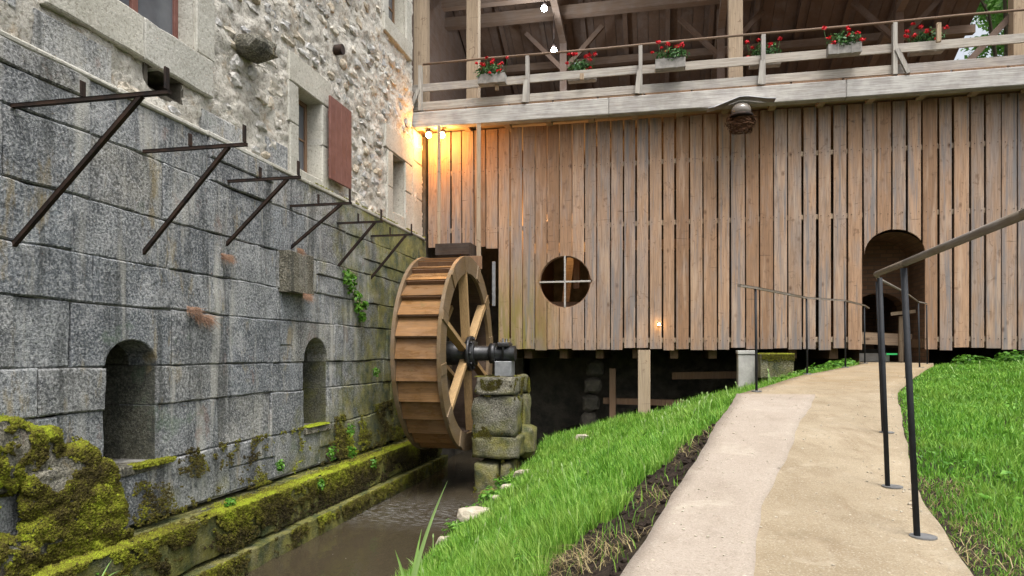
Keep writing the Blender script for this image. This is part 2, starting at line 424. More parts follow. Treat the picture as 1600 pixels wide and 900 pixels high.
def bar_bm(bm, a, b, w, h, up=Vector((0,0,1)), bev=.003):
    """rectangular bar from a to b; w across, h along up"""
    a = Vector(a); b = Vector(b); d = (b-a); L = d.length; d.normalize()
    s = d.cross(up)
    if s.length < 1e-4: s = d.cross(Vector((0,1,0)))
    s.normalize(); u = s.cross(d)
    g = bmesh.ops.create_cube(bm, size=1)['verts']
    for v in g: v.co = (a+b)/2 + d*(v.co.x*L) + s*(v.co.y*w) + u*(v.co.z*h)
    if bev:
        es = list({e for v in g for e in v.link_edges}); bmesh.ops.bevel(bm, geom=es, offset=bev, segments=1, affect='EDGES')
def bar(name, mat, parent, a, b, w, h, up=Vector((0,0,1)), bev=.003):
    bm = bmesh.new(); bar_bm(bm, a, b, w, h, up, bev); return recentre(link(name, bm, mat, parent))
def tube_bm(bm, pts, r, n=10, taper=None):
    pts = [Vector(p) for p in pts]; rings = []
    for i, p in enumerate(pts):
        d = (pts[min(i+1, len(pts)-1)]-pts[max(i-1, 0)]).normalized()
        s = d.orthogonal().normalized() if abs(d.z) > .95 else d.cross(Vector((0,0,1))).normalized()
        u = s.cross(d).normalized()
        rr = r if taper is None else r*taper[i]
        rings.append([bm.verts.new(p+(s*math.cos(k*2*math.pi/n)+u*math.sin(k*2*math.pi/n))*rr) for k in range(n)])
    for a, b in zip(rings[:-1], rings[1:]):
        for k in range(n): bm.faces.new((a[k], a[(k+1) % n], b[(k+1) % n], b[k]))
    bm.faces.new(rings[0][::-1]); bm.faces.new(rings[-1])
def tube(name, mat, parent, pts, r, n=10, taper=None, smooth=True):
    bm = bmesh.new(); tube_bm(bm, pts, r, n, taper); bmesh.ops.recalc_face_normals(bm, faces=bm.faces)
    if smooth:
        for f in bm.faces: f.smooth = len(f.verts) == 4
    return recentre(link(name, bm, mat, parent))
def prism(name, mat, parent, outline, f0, f1, plane='xz', bev=.006, c=True):
    """outline in 2D, extruded between f0 (the face that shows, chamfered) and f1"""
    def P(u, v, f): return Vector((u, f, v)) if plane == 'xz' else Vector((f, u, v))
    bm = bmesh.new(); sgn = 1 if f1 > f0 else -1
    front = [bm.verts.new(P(u, v, f0+sgn*bev)) for u, v in outline]
    back = [bm.verts.new(P(u, v, f1)) for u, v in outline]
    n = len(outline)
    for i in range(n): bm.faces.new((front[i], front[(i+1) % n], back[(i+1) % n], back[i]))
    bm.faces.new(back[::-1]); ff = bm.faces.new(front)
    bmesh.ops.recalc_face_normals(bm, faces=bm.faces)
    if bev:
        r = bmesh.ops.inset_region(bm, faces=[ff], thickness=bev, use_even_offset=True)
        for v in ff.verts:
            if plane == 'xz': v.co.y = f0
            else: v.co.x = f0
    bmesh.ops.triangulate(bm, faces=[f for f in bm.faces if len(f.verts) > 4])
    o = link(name, bm, mat, parent)
    return recentre(o) if c else o
def copy_tree(o, parent=None):
    c = o.copy(); COL.objects.link(c); c.parent = parent
    for ch in list(o.children): copy_tree(ch, c)
    return c
def np_mesh(name, V, F3=None, F4=None, tint=None):
    """fast mesh from numpy; F3 (n,3), F4 (n,4); tint per vertex"""
    me = bpy.data.meshes.new(name); V = np.asarray(V, dtype=np.float32)
    loops = []; starts = []; tot = []
    k = 0
    for F, s in ((F3, 3), (F4, 4)):
        if F is None or len(F) == 0: continue
        F = np.asarray(F, dtype=np.int32)
        loops.append(F.ravel()); starts.append(k+np.arange(len(F), dtype=np.int32)*s); tot.append(np.full(len(F), s, np.int32)); k += F.size
    loops = np.concatenate(loops); starts = np.concatenate(starts); tot = np.concatenate(tot)
    me.vertices.add(len(V)); me.vertices.foreach_set('co', V.ravel())
    me.loops.add(len(loops)); me.loops.foreach_set('vertex_index', loops)
    me.polygons.add(len(starts)); me.polygons.foreach_set('loop_start', starts); me.polygons.foreach_set('loop_total', tot)
    if tint is not None:
        a = me.attributes.new('tint', 'FLOAT', 'POINT'); a.data.foreach_set('value', np.asarray(tint, dtype=np.float32))
    me.update(calc_edges=True)
    return me
def rock_bm(bm, c, s, sub=2, amp=.25, fr=1.3, seed=0, squash=0):
    g = bmesh.ops.create_icosphere(bm, subdivisions=sub, radius=1)['verts']
    off = Vector((seed*3.1, seed*1.7, seed*.9))
    for v in g:
        p = v.co.copy()
        # blocky: push towards a cube
        m = max(abs(p.x), abs(p.y), abs(p.z)); q = p/m
        p = p.lerp(q*.86, .55)
        p *= 1+amp*noise.noise(p*fr+off)
        v.co = Vector((c[0]+p.x*s[0], c[1]+p.y*s[1], c[2]+p.z*s[2]))
def rock(name, mat, parent, c, s, **k):
    bm = bmesh.new(); rock_bm(bm, c, s, **k); return recentre(link(name, bm, mat, parent))

# ------------------------------------------------------------------ plan of the place
def itp(y, T): return float(np.interp(y, [a for a, b in T], [b for a, b in T]))
ZP = [(-4, -.78), (0, -.72), (2.3, -.68), (2.77, -.67), (3.57, -.63), (4.96, -.52), (7.4, -.385), (9.5, -.275), (11.3, -.21), (12.5, -.17), (20, -.15)]
XL = [(-6, -1.47), (0, -.47), (2.145, -.106), (3.29, .086), (7.13, .77), (7.6, .98), (9.6, 1.87), (11.2, 2.72), (12.57, 3.35), (13.2, 3.47), (20, 3.47)]
XR = [(-6, -.65), (0, .49), (2.37, .94), (3.36, 1.13), (4.28, 1.37), (5.8, 1.81), (7.65, 2.34), (9.44, 3.07), (11.6, 3.98), (12.8, 4.5), (20, 4.5)]
XS = [(-6, -.75), (0, 0.0), (2.23, .296), (3.07, .41), (4.03, .67), (7.2, 1.49), (9, 1.6)]
ZB = [(-6, -2.05), (8, -2.08), (9.5, -2.0), (11, -1.9), (12.5, -1.75), (20, -1.75)]
ZPa, XLa, XRa, ZBa = [np.array(t) for t in (ZP, XL, XR, ZB)]
def ground_h(x, y):
    x = np.asarray(x, float); y = np.asarray(y, float)
    zp = np.interp(y, *ZPa.T)-.045; L = np.interp(y, *XLa.T); Rr = np.interp(y, *XRa.T); zb = np.interp(y, *ZBa.T)
    u = np.clip((x+2.25)/(L+2.25), 0, 1)
    bank = zb+(zp-zb)*u**.92
    right = zp+np.clip(x-Rr, 0, 6)*.022+.0*x
    h = np.where(x < L, bank, np.where(x > Rr, right, zp))
    bump = .03*np.sin(x*2.3+y*1.1)*np.sin(y*1.9-x*.7)+.015*np.sin(5.1*x+1)*np.sin(4.3*y)
    h = h+bump*np.where(x < L, np.clip((L-x)*2, 0, 1)*np.clip((x+2.3)*2, 0, 1), np.clip((x-Rr)*2, 0, 1))
    h = np.where((x < -2.25) & (y < 18), np.where(x < -5.2, -1.2, -2.75), h)
    h = np.where((y > 18) & (x < 3), np.interp(y, [18, 20], [-1.2, -.2]), h)
    return h
def axis_pts(fine0, fine1, st, lo, hi, extra=()):
    a = list(np.arange(fine0, fine1+1e-6, st)); g = st; v = fine1
    while v < hi: g *= 1.5; v += g; a.append(min(v, hi))
    g = st; v = fine0
    while v > lo: g *= 1.5; v -= g; a.append(max(v, lo))
    return np.array(sorted(set([round(q, 4) for q in a+list(extra)])))
gx = axis_pts(-2.6, 8, .1, -300, 300, (-5.25, -5.15, -2.26, -2.24)); gy = axis_pts(-2, 13.4, .1, -300, 500)
GX, GY = np.meshgrid(gx, gy); GZ = ground_h(GX, GY)
V = np.stack([GX.ravel(), GY.ravel(), GZ.ravel()], 1); nx = len(gx)
ii, jj = np.meshgrid(np.arange(len(gx)-1), np.arange(len(gy)-1)); k0 = (jj*nx+ii).ravel()
gm = np_mesh('ground', V, F4=np.stack([k0, k0+1, k0+1+nx, k0+nx], 1))
for p in gm.polygons: p.use_smooth = True
tag(link('ground', gm, m_soil), kind='structure')

# water
yy = np.linspace(-6, 18, 60); V = []; F = []
for y in yy: V += [(-4.3, y, -2.2), (-2.2, y, -2.2)]
F = [(2*i, 2*i+1, 2*i+3, 2*i+2) for i in range(len(yy)-1)]
tag(link('water', np_mesh('water', V, F4=F), m_water), kind='structure')

# path: a slab with edges
def slab(name, mat, Lf, Rf, y0, y1, dz, thick, nc=8):
    ys = np.arange(y0, y1+1e-6, .12); V = []; F = []
    for y in ys:
        l, r = Lf(y), Rf(y); z = itp(y, ZP)+dz
        jl = .006*math.sin(y*3.3)+.003*math.sin(y*13.1); jr = .006*math.sin(y*4.1+2)+.004*math.sin(y*11.3)
        row = [(l+jl, y, z-thick)]+[(l+jl+(r+jr-l-jl)*k/nc, y, z+.002*math.sin(y*3+k)) for k in range(nc+1)]+[(r+jr, y, z-thick)]
        V += row
    m = nc+3
    for i in range(len(ys)-1):
        for k in range(m-1): F.append((i*m+k, i*m+k+1, (i+1)*m+k+1, (i+1)*m+k))
    me = np_mesh(name, V, F4=F)
    return tag(link(name, me, mat), kind='structure')
slab('path', m_path, lambda y: itp(y, XL), lambda y: itp(y, XR), -6, 17.4, 0, .14)
slab('path_strip', m_strip, lambda y: itp(y, XL)-.012, lambda y: itp(y, XS)+.008*math.sin(y*2.1), -6, 7.14, .008, .10, 6)

# ------------------------------------------------------------------ stone house, lower ashlar wall
XF = -4.5
house = thing('stone_house', (-5.2, 8, -1.5), 'tall old stone mill house on the left, grey granite blocks below and pale rubble above', 'building')
courses = [2.22, 1.77, 1.24, .80, .406, -.116, -.475, -.98, -1.5]
niches = [(4.93, 5.54, .11), (8.22, 8.87, .20)]
def block_mesh(y0, y1, z0, z1, face, depth, seed, rough=.012, cell=.13):
    def ticks(L):
        n = max(2, int(round(L/cell))); e = min(.013, L*.1)
        return [0, e/L]+[k/n for k in range(1, n)]+[1-e/L, 1]
    U, W_ = ticks(y1-y0), ticks(z1-z0); ny, nz = len(U)-1, len(W_)-1
    bm = bmesh.new(); rows = []
    off = Vector((seed*1.3, seed*.7, 0))
    for i, u in enumerate(U):
        r = []
        for j, v in enumerate(W_):
            y = y0+(y1-y0)*u; z = z0+(z1-z0)*v
            x = face+noise.noise(Vector((y*3.2, z*3.2, 0))+off)*rough+noise.noise(Vector((y*9, z*9, 5))+off)*rough*.6
            if i in (0, ny) or j in (0, nz): x -= .011+.012*abs(noise.noise(Vector((y*6, z*6, 9))+off))
            if i in (0, 1, ny-1, ny): y += noise.noise(Vector((0, z*5, 3))+off)*.012
            if j in (0, 1, nz-1, nz): z += noise.noise(Vector((y*5, 0, 7))+off)*.012
            r.append(bm.verts.new((x, y, z)))
        rows.append(r)
    for i in range(ny):
        for j in range(nz):
            f = bm.faces.new((rows[i][j], rows[i+1][j], rows[i+1][j+1], rows[i][j+1])); f.smooth = 0 < i < ny-1 and 0 < j < nz-1
            if not f.smooth:
                for e_ in f.edges: e_.smooth = False
    loop = [rows[i][0] for i in range(ny+1)]+[rows[ny][j] for j in range(1, nz+1)]+[rows[i][nz] for i in range(ny-1, -1, -1)]+[rows[0][j] for j in range(nz-1, 0, -1)]
    bk = [bm.verts.new((face-depth, v.co.y, v.co.z)) for v in loop]
    n = len(loop)
    for i in range(n): bm.faces.new((loop[(i+1) % n], loop[i], bk[i], bk[(i+1) % n]))
    bm.faces.new(bk[::-1])
    bmesh.ops.recalc_face_normals(bm, faces=bm.faces)
    return bm
def jog(level, y):
    if level > 2.2 or level < -1.4: return 0
    k = 1.0
    if level < -.1:
        for a, b, t_ in niches: k = min(k, max(0, (max(a-y, y-b)-.05)/.5))
    return k*(.020*noise.noise(Vector((y*.8, level*7, 0)))+.010*noise.noise(Vector((y*2.7, level*7, 5))))
def jogged(bm, zb_, zt_):
    for v in bm.verts:
        u = min(1, max(0, (v.co.z-zb_)/(zt_-zb_))); v.co.z += jog(zb_, v.co.y)*(1-u)+jog(zt_, v.co.y)*u
    return bm
rs = random.Random(3)
mort = bmesh.new()
Y0W, Y1W = -2.0, 13.08
for ci in range(len(courses)-1):
    zt, zb = courses[ci], courses[ci+1]
    spans = []; y = Y0W
    has_gap = ci in (5, 6)
    arch = ci == 4
    marks = []
    for a, b, top in niches:
        if has_gap: marks.append((a, b, 'gap'))
        if arch: marks.append((a-.26-.1*rs.random(), b+.18+.15*rs.random(), 'arch', a, b, top))
    segs = []; cur = Y0W
    for mk in marks: segs.append((cur, mk[0])); cur = mk[1]
    segs.append((cur, Y1W))
    for s0, s1 in segs:
        add_box(mort, XF-.38, XF-.022, s0+.01, s1-.01, zb-.01, zt+.004)
        cuts = [s0]
        while cuts[-1] < s1-1.3: cuts.append(cuts[-1]+rs.uniform(.6, 1.2))
        if s1-cuts[-1] > .95: cuts.append((cuts[-1]+s1)/2+rs.uniform(-.08, .08))
        cuts.append(s1)
        for a, b in zip(cuts[:-1], cuts[1:]):
            g = .001+.007*rs.random()**2
            h0 = rs.uniform(-.012, .012)*1.0
            fo = XF+rs.uniform(-.012, .014)
            zz0, zz1 = zb+g, zt-g
            if ci == 7: fo += .01
            tl = rs.uniform(-.012, .012)
            if rs.random() < .10 and zt-zb > .42 and not has_gap:
                zm = zb+(zt-zb)*rs.uniform(.35, .65)
                recentre(link('block', jogged(block_mesh(a+g, b-g, zz0, zm-.004, fo, .40, rs.random()*50, cell=.12), zb, zt), m_block, house))
                recentre(link('block', jogged(block_mesh(a+g, b-g, zm+.004, zz1, fo+.01, .40, rs.random()*50), zb, zt), m_block, house))
            else: recentre(link('block', jogged(block_mesh(a+g, b-g, zz0, zz1, fo, .40, rs.random()*50, rough=.016), zb, zt), m_block, house))
    for mk in marks:
        if mk[2] == 'arch':
            a, b, na, nb, top = mk[0], mk[1], mk[3], mk[4], mk[5]
            out = [(a+.008, zb+.008), (na, zb+.008)]
            for k in range(11):
                t = math.pi*(1-k/10)
                out.append(((na+nb)/2+math.cos(t)*(nb-na)/2, zb+.008+math.sin(t)*(top-zb)))
            out += [(b-.008, zb+.008), (b-.008, zt-.008), (a+.008, zt-.008)]
            # remove duplicates
            o2 = []
            for q in out:
                if not o2 or (abs(q[0]-o2[-1][0])+abs(q[1]-o2[-1][1])) > 1e-4: o2.append(q)
            prism('arch_block', m_block, house, o2, XF+.003, XF-.30, 'yz', bev=.010); o3 = [(u_, v_+.004) if v_ < top+.01 and na-.01 < u_ < nb+.01 else (u_, v_) for u_, v_ in o2]; prism('niche_vault', m_dirt_shade, house, o3, XF-.301, XF-.79, 'yz', bev=0)
link('joint_mortar', mort, m_joint, house)
for a, b, top in niches:
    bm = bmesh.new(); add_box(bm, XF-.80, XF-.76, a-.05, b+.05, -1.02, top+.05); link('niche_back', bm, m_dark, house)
    bm = bmesh.new(); add_box(bm, XF-.78, XF+.035, a+.005, b+.06, -1.06, -.975, bev=.012, jit=.006); link('niche_sill', bm, m_pier, house)
    for ya, yb_ in ((a-.05, a+.004), (b-.004, b+.05)):
        for z0_, z1_ in ((-1.0, -.478), (-.472, -.112)):
            box('niche_side_stone', m_dirt_shade, house, XF-.78, XF-.025, ya, yb_, z0_, z1_, bev=.004)
bm = bmesh.new(); add_box(bm, -7.0, XF-.83, Y0W, 13.0, -2.8, 2.20); link('wall_core', bm, m_dark, house)
# ledge capping between ashlar and rubble
y = Y0W
while y < 12.9:
    y2 = min(y+rs.uniform(.8, 1.5), 12.95)
    bm = bmesh.new(); add_box(bm, XF-.13, XF+.012, y+.006, y2-.006, 2.215, 2.255+rs.uniform(0, .015), bev=.012, jit=.005)
    recentre(link('ledge_stone', bm, m_cream if y > 2 else m_block, house)); y = y2
# projecting corbel block
for (y0_, y1_, z0_, z1_) in ((7.62, 8.2, .74, 1.24),):
    bm = block_mesh(y0_, y1_, z0_, z1_, XF+.16, .2, 9, .02); o = recentre(link('projecting_block', bm, m_pier, house)); o['label'] = 'block standing proud of the wall with a red tuft on it'

# ------------------------------------------------------------------ upper rubble wall
XU = -4.6
wins = [(5.0, 6.2, 3.05, 4.7), (8.24, 8.88, 2.41, 3.47), (11.5, 12.1, 2.5, 3.54), (11.3, 12.15, 5.8, 7.3)]
hole = [(5.55, 6.0, 2.46, 2.66)]
def in_rects(y, z, rects, e=0): return any(a-e < y < b+e and c-e < z < d+e for a, b, c, d in rects)
ys = np.arange(Y0W, 13.09, .045); zs = np.arange(2.22, 8.6, .045)
ys[-1] = 13.08
V = np.zeros((len(ys), len(zs), 3)); keep = np.ones((len(ys)-1, len(zs)-1), bool)
for i, y in enumerate(ys):
    for j, z in enumerate(zs):
        p = Vector((y*1.0, z*1.6, 0))
        if y > 3:
            x = XU+noise.noise(p*2.1)*.035+noise.noise(p*6.5+Vector((3, 9, 1)))*.026+noise.noise(p*13)*.026
        else: x = XU
        # near ledge and openings pull flat
        dd = min([max(a-y, y-b, c-z, z-d) for a, b, c, d in wins])
        x = XU-.01+(x-XU)*min(1, max(0, dd*4))
        V[i, j] = (x, y, z)
for i in range(len(ys)-1):
    for j in range(len(zs)-1):
        yc, zc = ys[i]+.022, zs[j]+.022
        if in_rects(yc, zc, wins+hole) or (yc > 12.55 and zc > 4.34): keep[i, j] = False
ii, jj = np.nonzero(keep); m = len(zs)
F = np.stack([ii*m+jj, (ii+1)*m+jj, (ii+1)*m+jj+1, ii*m+jj+1], 1)
o = link('rubble_wall', np_mesh('rubble_wall', V.reshape(-1, 3), F4=F), m_mortar, house)
for p in o.data.polygons: p.use_smooth = True
bm = bmesh.new()
add_box(bm, -9, -5.05, Y0W, 13.0, 2.2, 8.6); add_box(bm, -5.05, XU-.1, Y0W, Y0W+.2, 2.25, 8.6)
add_box(bm, -5.06, XU-.06, 12.50, 12.56, 4.34, 8.6); add_box(bm, -5.06, XU-.01, 12.5, 13.07, 4.30, 4.345)
link('upper_wall_core', bm, m_dark, house)
# reveals
for a, b, c, d in wins+hole:
    bm = bmesh.new(); dpt = .40
    for q in ((a-.04, a, c-.04, d+.04), (b, b+.04, c-.04, d+.04), (a, b, c-.04, c), (a, b, d, d+.04)):
        add_box(bm, XU-dpt, XU-.012, *q)
    link('window_reveal' if (a, b, c, d) not in hole else 'putlog_hole', bm, m_cream if (a, b, c, d) not in hole else m_dark, house)
# dressed surrounds
def dress(y0, y1, z0, z1, proud=.022, name='surround_stone', mat=None):
    recentre(link(name, block_mesh(y0+.004, y1-.004, z0+.004, z1-.004, XU+proud, .3, rs.random()*60, .006, .2), mat or m_cream, house))
dress(4.4, 5.45, 2.66, 3.05, .05, 'window_sill'); dress(5.45, 6.45, 2.66, 3.05, .045, 'window_sill')
dress(6.2, 6.5, 3.05, 3.75); dress(6.2, 6.42, 3.75, 4.3); dress(6.2, 6.55, 4.3, 4.7); dress(4.7, 6.5, 4.7, 5.05); dress(4.72, 5.0, 3.05, 3.9); dress(4.75, 5.0, 3.9, 4.7)
dress(8.02, 8.24, 2.27, 2.95); dress(7.98, 8.24, 2.95, 3.47); dress(8.88, 9.08, 2.27, 2.9); dress(8.88, 9.12, 2.9, 3.47); dress(8.0, 9.12, 3.47, 3.86); dress(8.24, 8.88, 2.27, 2.41)
dress(11.22, 11.5, 2.27, 2.9); dress(11.25, 11.5, 2.9, 3.54); dress(12.1, 12.5, 2.27, 3.0); dress(12.1, 12.45, 3.0, 3.54); dress(11.15, 12.5, 3.54, 3.95); dress(11.5, 12.1, 2.27, 2.5)
dress(12.52, 13.05, 2.27, 3.0, .01); dress(12.5, 13.05, 3.0, 3.7, .01); dress(12.55, 13.05, 3.7, 4.3, .01)
dress(11.05, 12.4, 5.5, 5.8, .05, 'window_sill'); dress(11.05, 11.3, 5.8, 6.6); dress(12.15, 12.45, 5.8, 6.6)
# big pale dressed stones at the foot of the rubble
for q in ((4.35, 5.1, 2.27, 2.60), (6.3, 7.0, 2.27, 2.52), (7.5, 7.98, 2.27, 2.6), (3.3, 4.2, 2.5, 2.9)):
    dress(*q, .02, 'dressed_stone', m_palegran)
# windows
def window(a, b, c, d, xf, mull=True, rows=2, frame=m_red):
    wf = thing('window', (xf, (a+b)/2, c), None, None); del_keys = None
    wf.parent = house; wf.location = Vector((xf, (a+b)/2, c))-house.location
    bm = bmesh.new(); t = .055
    add_box(bm, xf-.03, xf+.03, a, a+t, c, d, .004); add_box(bm, xf-.03, xf+.03, b-t, b, c, d, .004)
    add_box(bm, xf-.028, xf+.028, a+t, b-t, c, c+t, .004); add_box(bm, xf-.028, xf+.028, a+t, b-t, d-t, d, .004)
    link('frame', bm, frame, wf)
    if mull: 
        bm = bmesh.new(); add_box(bm, xf-.026, xf+.034, (a+b)/2-.04, (a+b)/2+.04, c+t, d-t, .004); link('mullion', bm, frame, wf)
    halves = [(a+t, (a+b)/2-.04), ((a+b)/2+.04, b-t)] if mull else [(a+t, b-t)]
    for h0, h1 in halves:
        for k in range(rows):
            z0 = c+t+(d-c-2*t)*k/rows; z1 = c+t+(d-c-2*t)*(k+1)/rows
            bm = bmesh.new(); add_box(bm, xf-.006, xf+.004, h0, h1, z0+.01, z1-.01); link('pane', bm, m_glass, wf)
            if k: 
                bm = bmesh.new(); add_box(bm, xf-.018, xf+.018, h0, h1, z0-.012, z0+.012); link('glazing_bar', bm, frame, wf)
window(5.0, 6.2, 3.05, 4.7, -4.82); window(8.24, 8.88, 2.41, 3.47, -4.84, False, 2, m_brown)
window(11.5, 12.1, 2.5, 3.54, -4.86, False, 2, m_brown); window(11.3, 12.15, 5.8, 7.3, -4.84, True, 3, m_brown)
# shutter
sh = link('shutter', bmesh.new(), m_red, house)
bm = bmesh.new()
for k in range(4):
    ya = 8.93+k*.172; add_box(bm, XU+.085, XU+.115, ya, ya+.166, 2.44+.0*k, 3.60, .004)
bm.to_mesh(sh.data); bm.free(); sh.data.transform(Matrix.Translation(-house.location)); sh['label'] = 'faded red-brown wooden shutter opened flat against the rubble wall'
for z_ in (2.62, 3.3): box('shutter_batten', m_red, house, XU+.06, XU+.085, 8.96, 9.58, z_, z_+.1, bev=.003)
# corbel + pipe
o = rock('corbel_stone', m_pier, house, (XU+.13, 7.05, 3.45), (.24, .24, .13), seed=4)
o['label'] = 'rough stone sticking out of the rubble wall'
pipe_o = tube('drain_pipe', m_iron, house, [(XU-.2, 9.35, 4.42), (XU+.10, 9.35, 4.42)], .075, 14)
# individual rubble stones
cand = []
z = 2.30
while z < 7.0:
    h = rs.uniform(.10, .19); y = 3.2+rs.random()*.2
    while y < 12.5:
        wd = rs.uniform(.12, .38)
        yc, zc = y+wd/2, z+h/2
        t = yc/.92
        if zc < .53*t+.1 and rs.random() < .72:
            blk = wins+hole+[(4.35, 6.5, 2.6, 3.1), (6.15, 6.5, 3, 5.1), (4.3, 5.1, 2.2, 2.6), (7.95, 9.15, 2.2, 3.9), (11.1, 13, 2.2, 4.0), (11, 12.45, 5.45, 7.4), (6.3, 7.0, 2.2, 2.52), (12.5, 13.1, 2.2, 9), (9.28, 9.42, 4.34, 4.5), (9.1, 9.64, 2.4, 3.6)]
            if not any(a-wd/2+.02 < yc < b+wd/2-.02 and c-h/2+.02 < zc < d+h/2-.02 for a, b, c, d in blk): cand.append((yc, zc, wd*.48, h*.47))
        y += wd+rs.uniform(.015, .06)
    z += h+rs.uniform(.01, .03)
cand.sort(key=lambda q: -(q[2]*q[3])/(q[0]**2))
rest = bmesh.new()
for k, (yc, zc, sy, sz) in enumerate(cand):
    c = (XU-.035+rs.uniform(-.015, .018), yc, zc+.015*math.sin(yc*2)); s = (.042+.02*rs.random(), sy, sz)
    if k < 290:
        bm = bmesh.new(); rock_bm(bm, c, s, sub=2, amp=.5, fr=2.2, seed=k); recentre(link('stone', bm, m_rubble, house))
    else: rock_bm(rest, c, s, sub=1, amp=.4, fr=1.6, seed=k)
tag(link('small_stones', rest, m_rubble, house), kind='stuff')

# ------------------------------------------------------------------ canal plinth along the house
can = thing('canal_wall', (-4.15, 6, -2.2), 'mossy low stone ledge along the foot of the house above the mill race', 'wall')
for (xf, zt, zb, dpt) in ((-4.15, -1.55, -1.96, .5), (-4.03, -1.98, -2.7, .6)):
    y = -3
    while y < 13:
        y2 = min(y+rs.uniform(.8, 1.6), 13.0)
        recentre(link('coping_stone' if zt > -1.7 else 'block', block_mesh(y+.006, y2-.006, zb, zt+rs.uniform(-.01, .01), xf+rs.uniform(-.015, .015), dpt, rs.random()*40, .03), m_plinth, can)); y = y2
# leaning rubble buttress at near left
but = thing('mossy_rubble', (-4.3, 4.2, -1.5), 'heap of moss covered rubble bulging from the house foot at far left', 'rubble')
for k in range(30):
    yc = rs.uniform(2.6, 4.85); zc = -1.5+rs.random()*min(.86, .20+(4.95-yc)*.75); s = rs.uniform(.18, .32)
    rock('stone', m_pier, but, (-4.49+.16*(-zc-.45)*rs.uniform(.5, 1), yc, zc), (.10, s*1.15, s*.8), seed=k, amp=.35, sub=3)

# ------------------------------------------------------------------ moss tufts (numpy scatter)
def tufts(pts, nrm, size, name, mat, label, cat, tint=None):
    pts = np.asarray(pts); n = len(pts); nrm = np.asarray(nrm)
    t1 = np.cross(nrm, np.random.randn(n, 3)); t1 /= np.linalg.norm(t1, axis=1)[:, None]+1e-9
    t2 = np.cross(nrm, t1); s = size*(.5+np.random.rand(n))[:, None]
    V = np.empty((n, 4, 3))
    for k in range(3):
        an = 2*np.pi*k/3; V[:, k] = pts+(t1*math.cos(an)+t2*math.sin(an))*s
    V[:, 3] = pts+nrm*s*(.7+.8*np.random.rand(n)[:, None])+np.random.randn(n, 3)*size*.25
    b = np.arange(n)[:, None]*4
    F = np.concatenate([b+np.array([[0, 1, 3]]), b+np.array([[1, 2, 3]]), b+np.array([[2, 0, 3]])])
    tn = np.full(n, .5) if tint is None else np.asarray(tint)
    tn = np.repeat(np.clip(tn+np.random.randn(n)*.09, 0, 1), 4)
    o = link(name, np_mesh(name, V.reshape(-1, 3), F3=F, tint=tn), mat)
    return tag(o, label, cat, kind='stuff')
def nz(y, z, s, o=0): return noise.noise(Vector((y*s+o, z*s, o*.3)))+.5*noise.noise(Vector((y*s*2.3, z*s*2.3+o, 4)))+.55*noise.noise(Vector((y*9, z*9+o, 2)))+.25*noise.noise(Vector((y*23, z*23+o, 2)))
P_, N_, T_ = [], [], []
rr = np.random.RandomState(5)
def put(p, n, t): P_.append((p[0]+rr.randn()*.005, p[1], p[2])); N_.append(n); T_.append(t)
def cush(y, z): return max(0, .5+noise.noise(Vector((y*14, z*14, 3))))*.022
for _ in range(150000):        # coping: bright edge, brown face
    y = rr.uniform(2.4, 12.6); u = rr.rand()
    if u < .40:
        x = -4.13-abs(rr.randn())*.11
        if x > -4.47 and nz(y, x*3, 1.5, 3) > -.35+.5*(x < -4.3): put((x, y, -1.55+cush(y, x)), (.2, 0, .95), .62+.25*nz(y, x, 1.1, 60)-.15*(x < -4.25))
    elif u < .82:
        z = -1.54-abs(rr.randn())*.20
        if z > -1.96 and nz(y, z*1.5, 1.7, 8) > -.45+(-1.55-z)*1.1: put((-4.135+cush(y, z), y, z), (.9, 0, .35), .52-(-1.54-z)*1.3+.28*nz(y, z, 1.4, 50))
    else:
        z = -1.97-abs(rr.randn())*.09
        if z > -2.19 and nz(y, z, 1.6, 11) > -.15: put((-4.015+cush(y, z), y, z), (.8, 0, .6), .40-(-1.97-z)*1.0+.3*nz(y, z, 1.4, 55))
for _ in range(70000):        # clumps on the foot of the ashlar wall
    y = rr.uniform(2.6, 12.8); z = rr.uniform(-1.5, -.45)
    lim = np.interp(y, [2.6, 4.7, 5.0, 6, 8, 12], [-.45, -.62, -1.15, -.92, -.95, -.75])
    if z < lim and nz(y, z, 1.9, 20) > .06+(z+1.5)*.22 and not in_rects(y, z, [(4.93, 5.54, -1, .2), (8.22, 8.87, -1, .2)]):
        put((-4.485+max(0, -1.0-z)*.13+cush(y, z), y, z), (.85, 0, .5), .36+.36*nz(y, z, 1.3, 70))
# over the rubble heap: sampled on the stones themselves
for o_ in but.children:
    me = o_.data; mw = Matrix.Translation(Vector(but.location)+o_.location)
    for p in me.polygons:
        a = [mw @ me.vertices[k].co for k in p.vertices]; nn = p.normal
        if nn.x < -.3: continue
        for _ in range(int(p.area*26000*rr.uniform(.6, 1.4))):
            u, v = rr.rand(), rr.rand()
            if u+v > 1: u, v = 1-u, 1-v
            q = a[0]+(a[1]-a[0])*u+(a[2]-a[0])*v
            if nz(q.y, q.z, 2.2, 33)+nn.z*.35 > -.22: put(tuple(q+nn*cush(q.y, q.z)), tuple((nn+Vector((.2, 0, .5))).normalized()), .40+.34*nz(q.y, q.z, 1.6, 80)+.12*nn.z)
for _ in range(5000):        # ledge above, far end
    y = rr.uniform(8.5, 13)
    if nz(y, 0, 2, 40) > .0: put((rr.uniform(-4.6, -4.49), y, 2.27), (.3, 0, .9), .5)
for _ in range(2500):
    y = rr.uniform(8.25, 8.85); put((rr.uniform(-4.6, -4.45), y, -.965), (.4, 0, .9), .8)
    y = rr.uniform(5.2, 5.7); put((rr.uniform(-4.52, -4.43), y, -.97-.04*rr.rand()), (.6, 0, .8), .6)
tufts(P_, N_, .0105, 'moss', m_moss, 'yellow-green moss cushions over the ledge and the foot of the stone house', 'moss', T_)
P_, N_, T_ = [], [], []
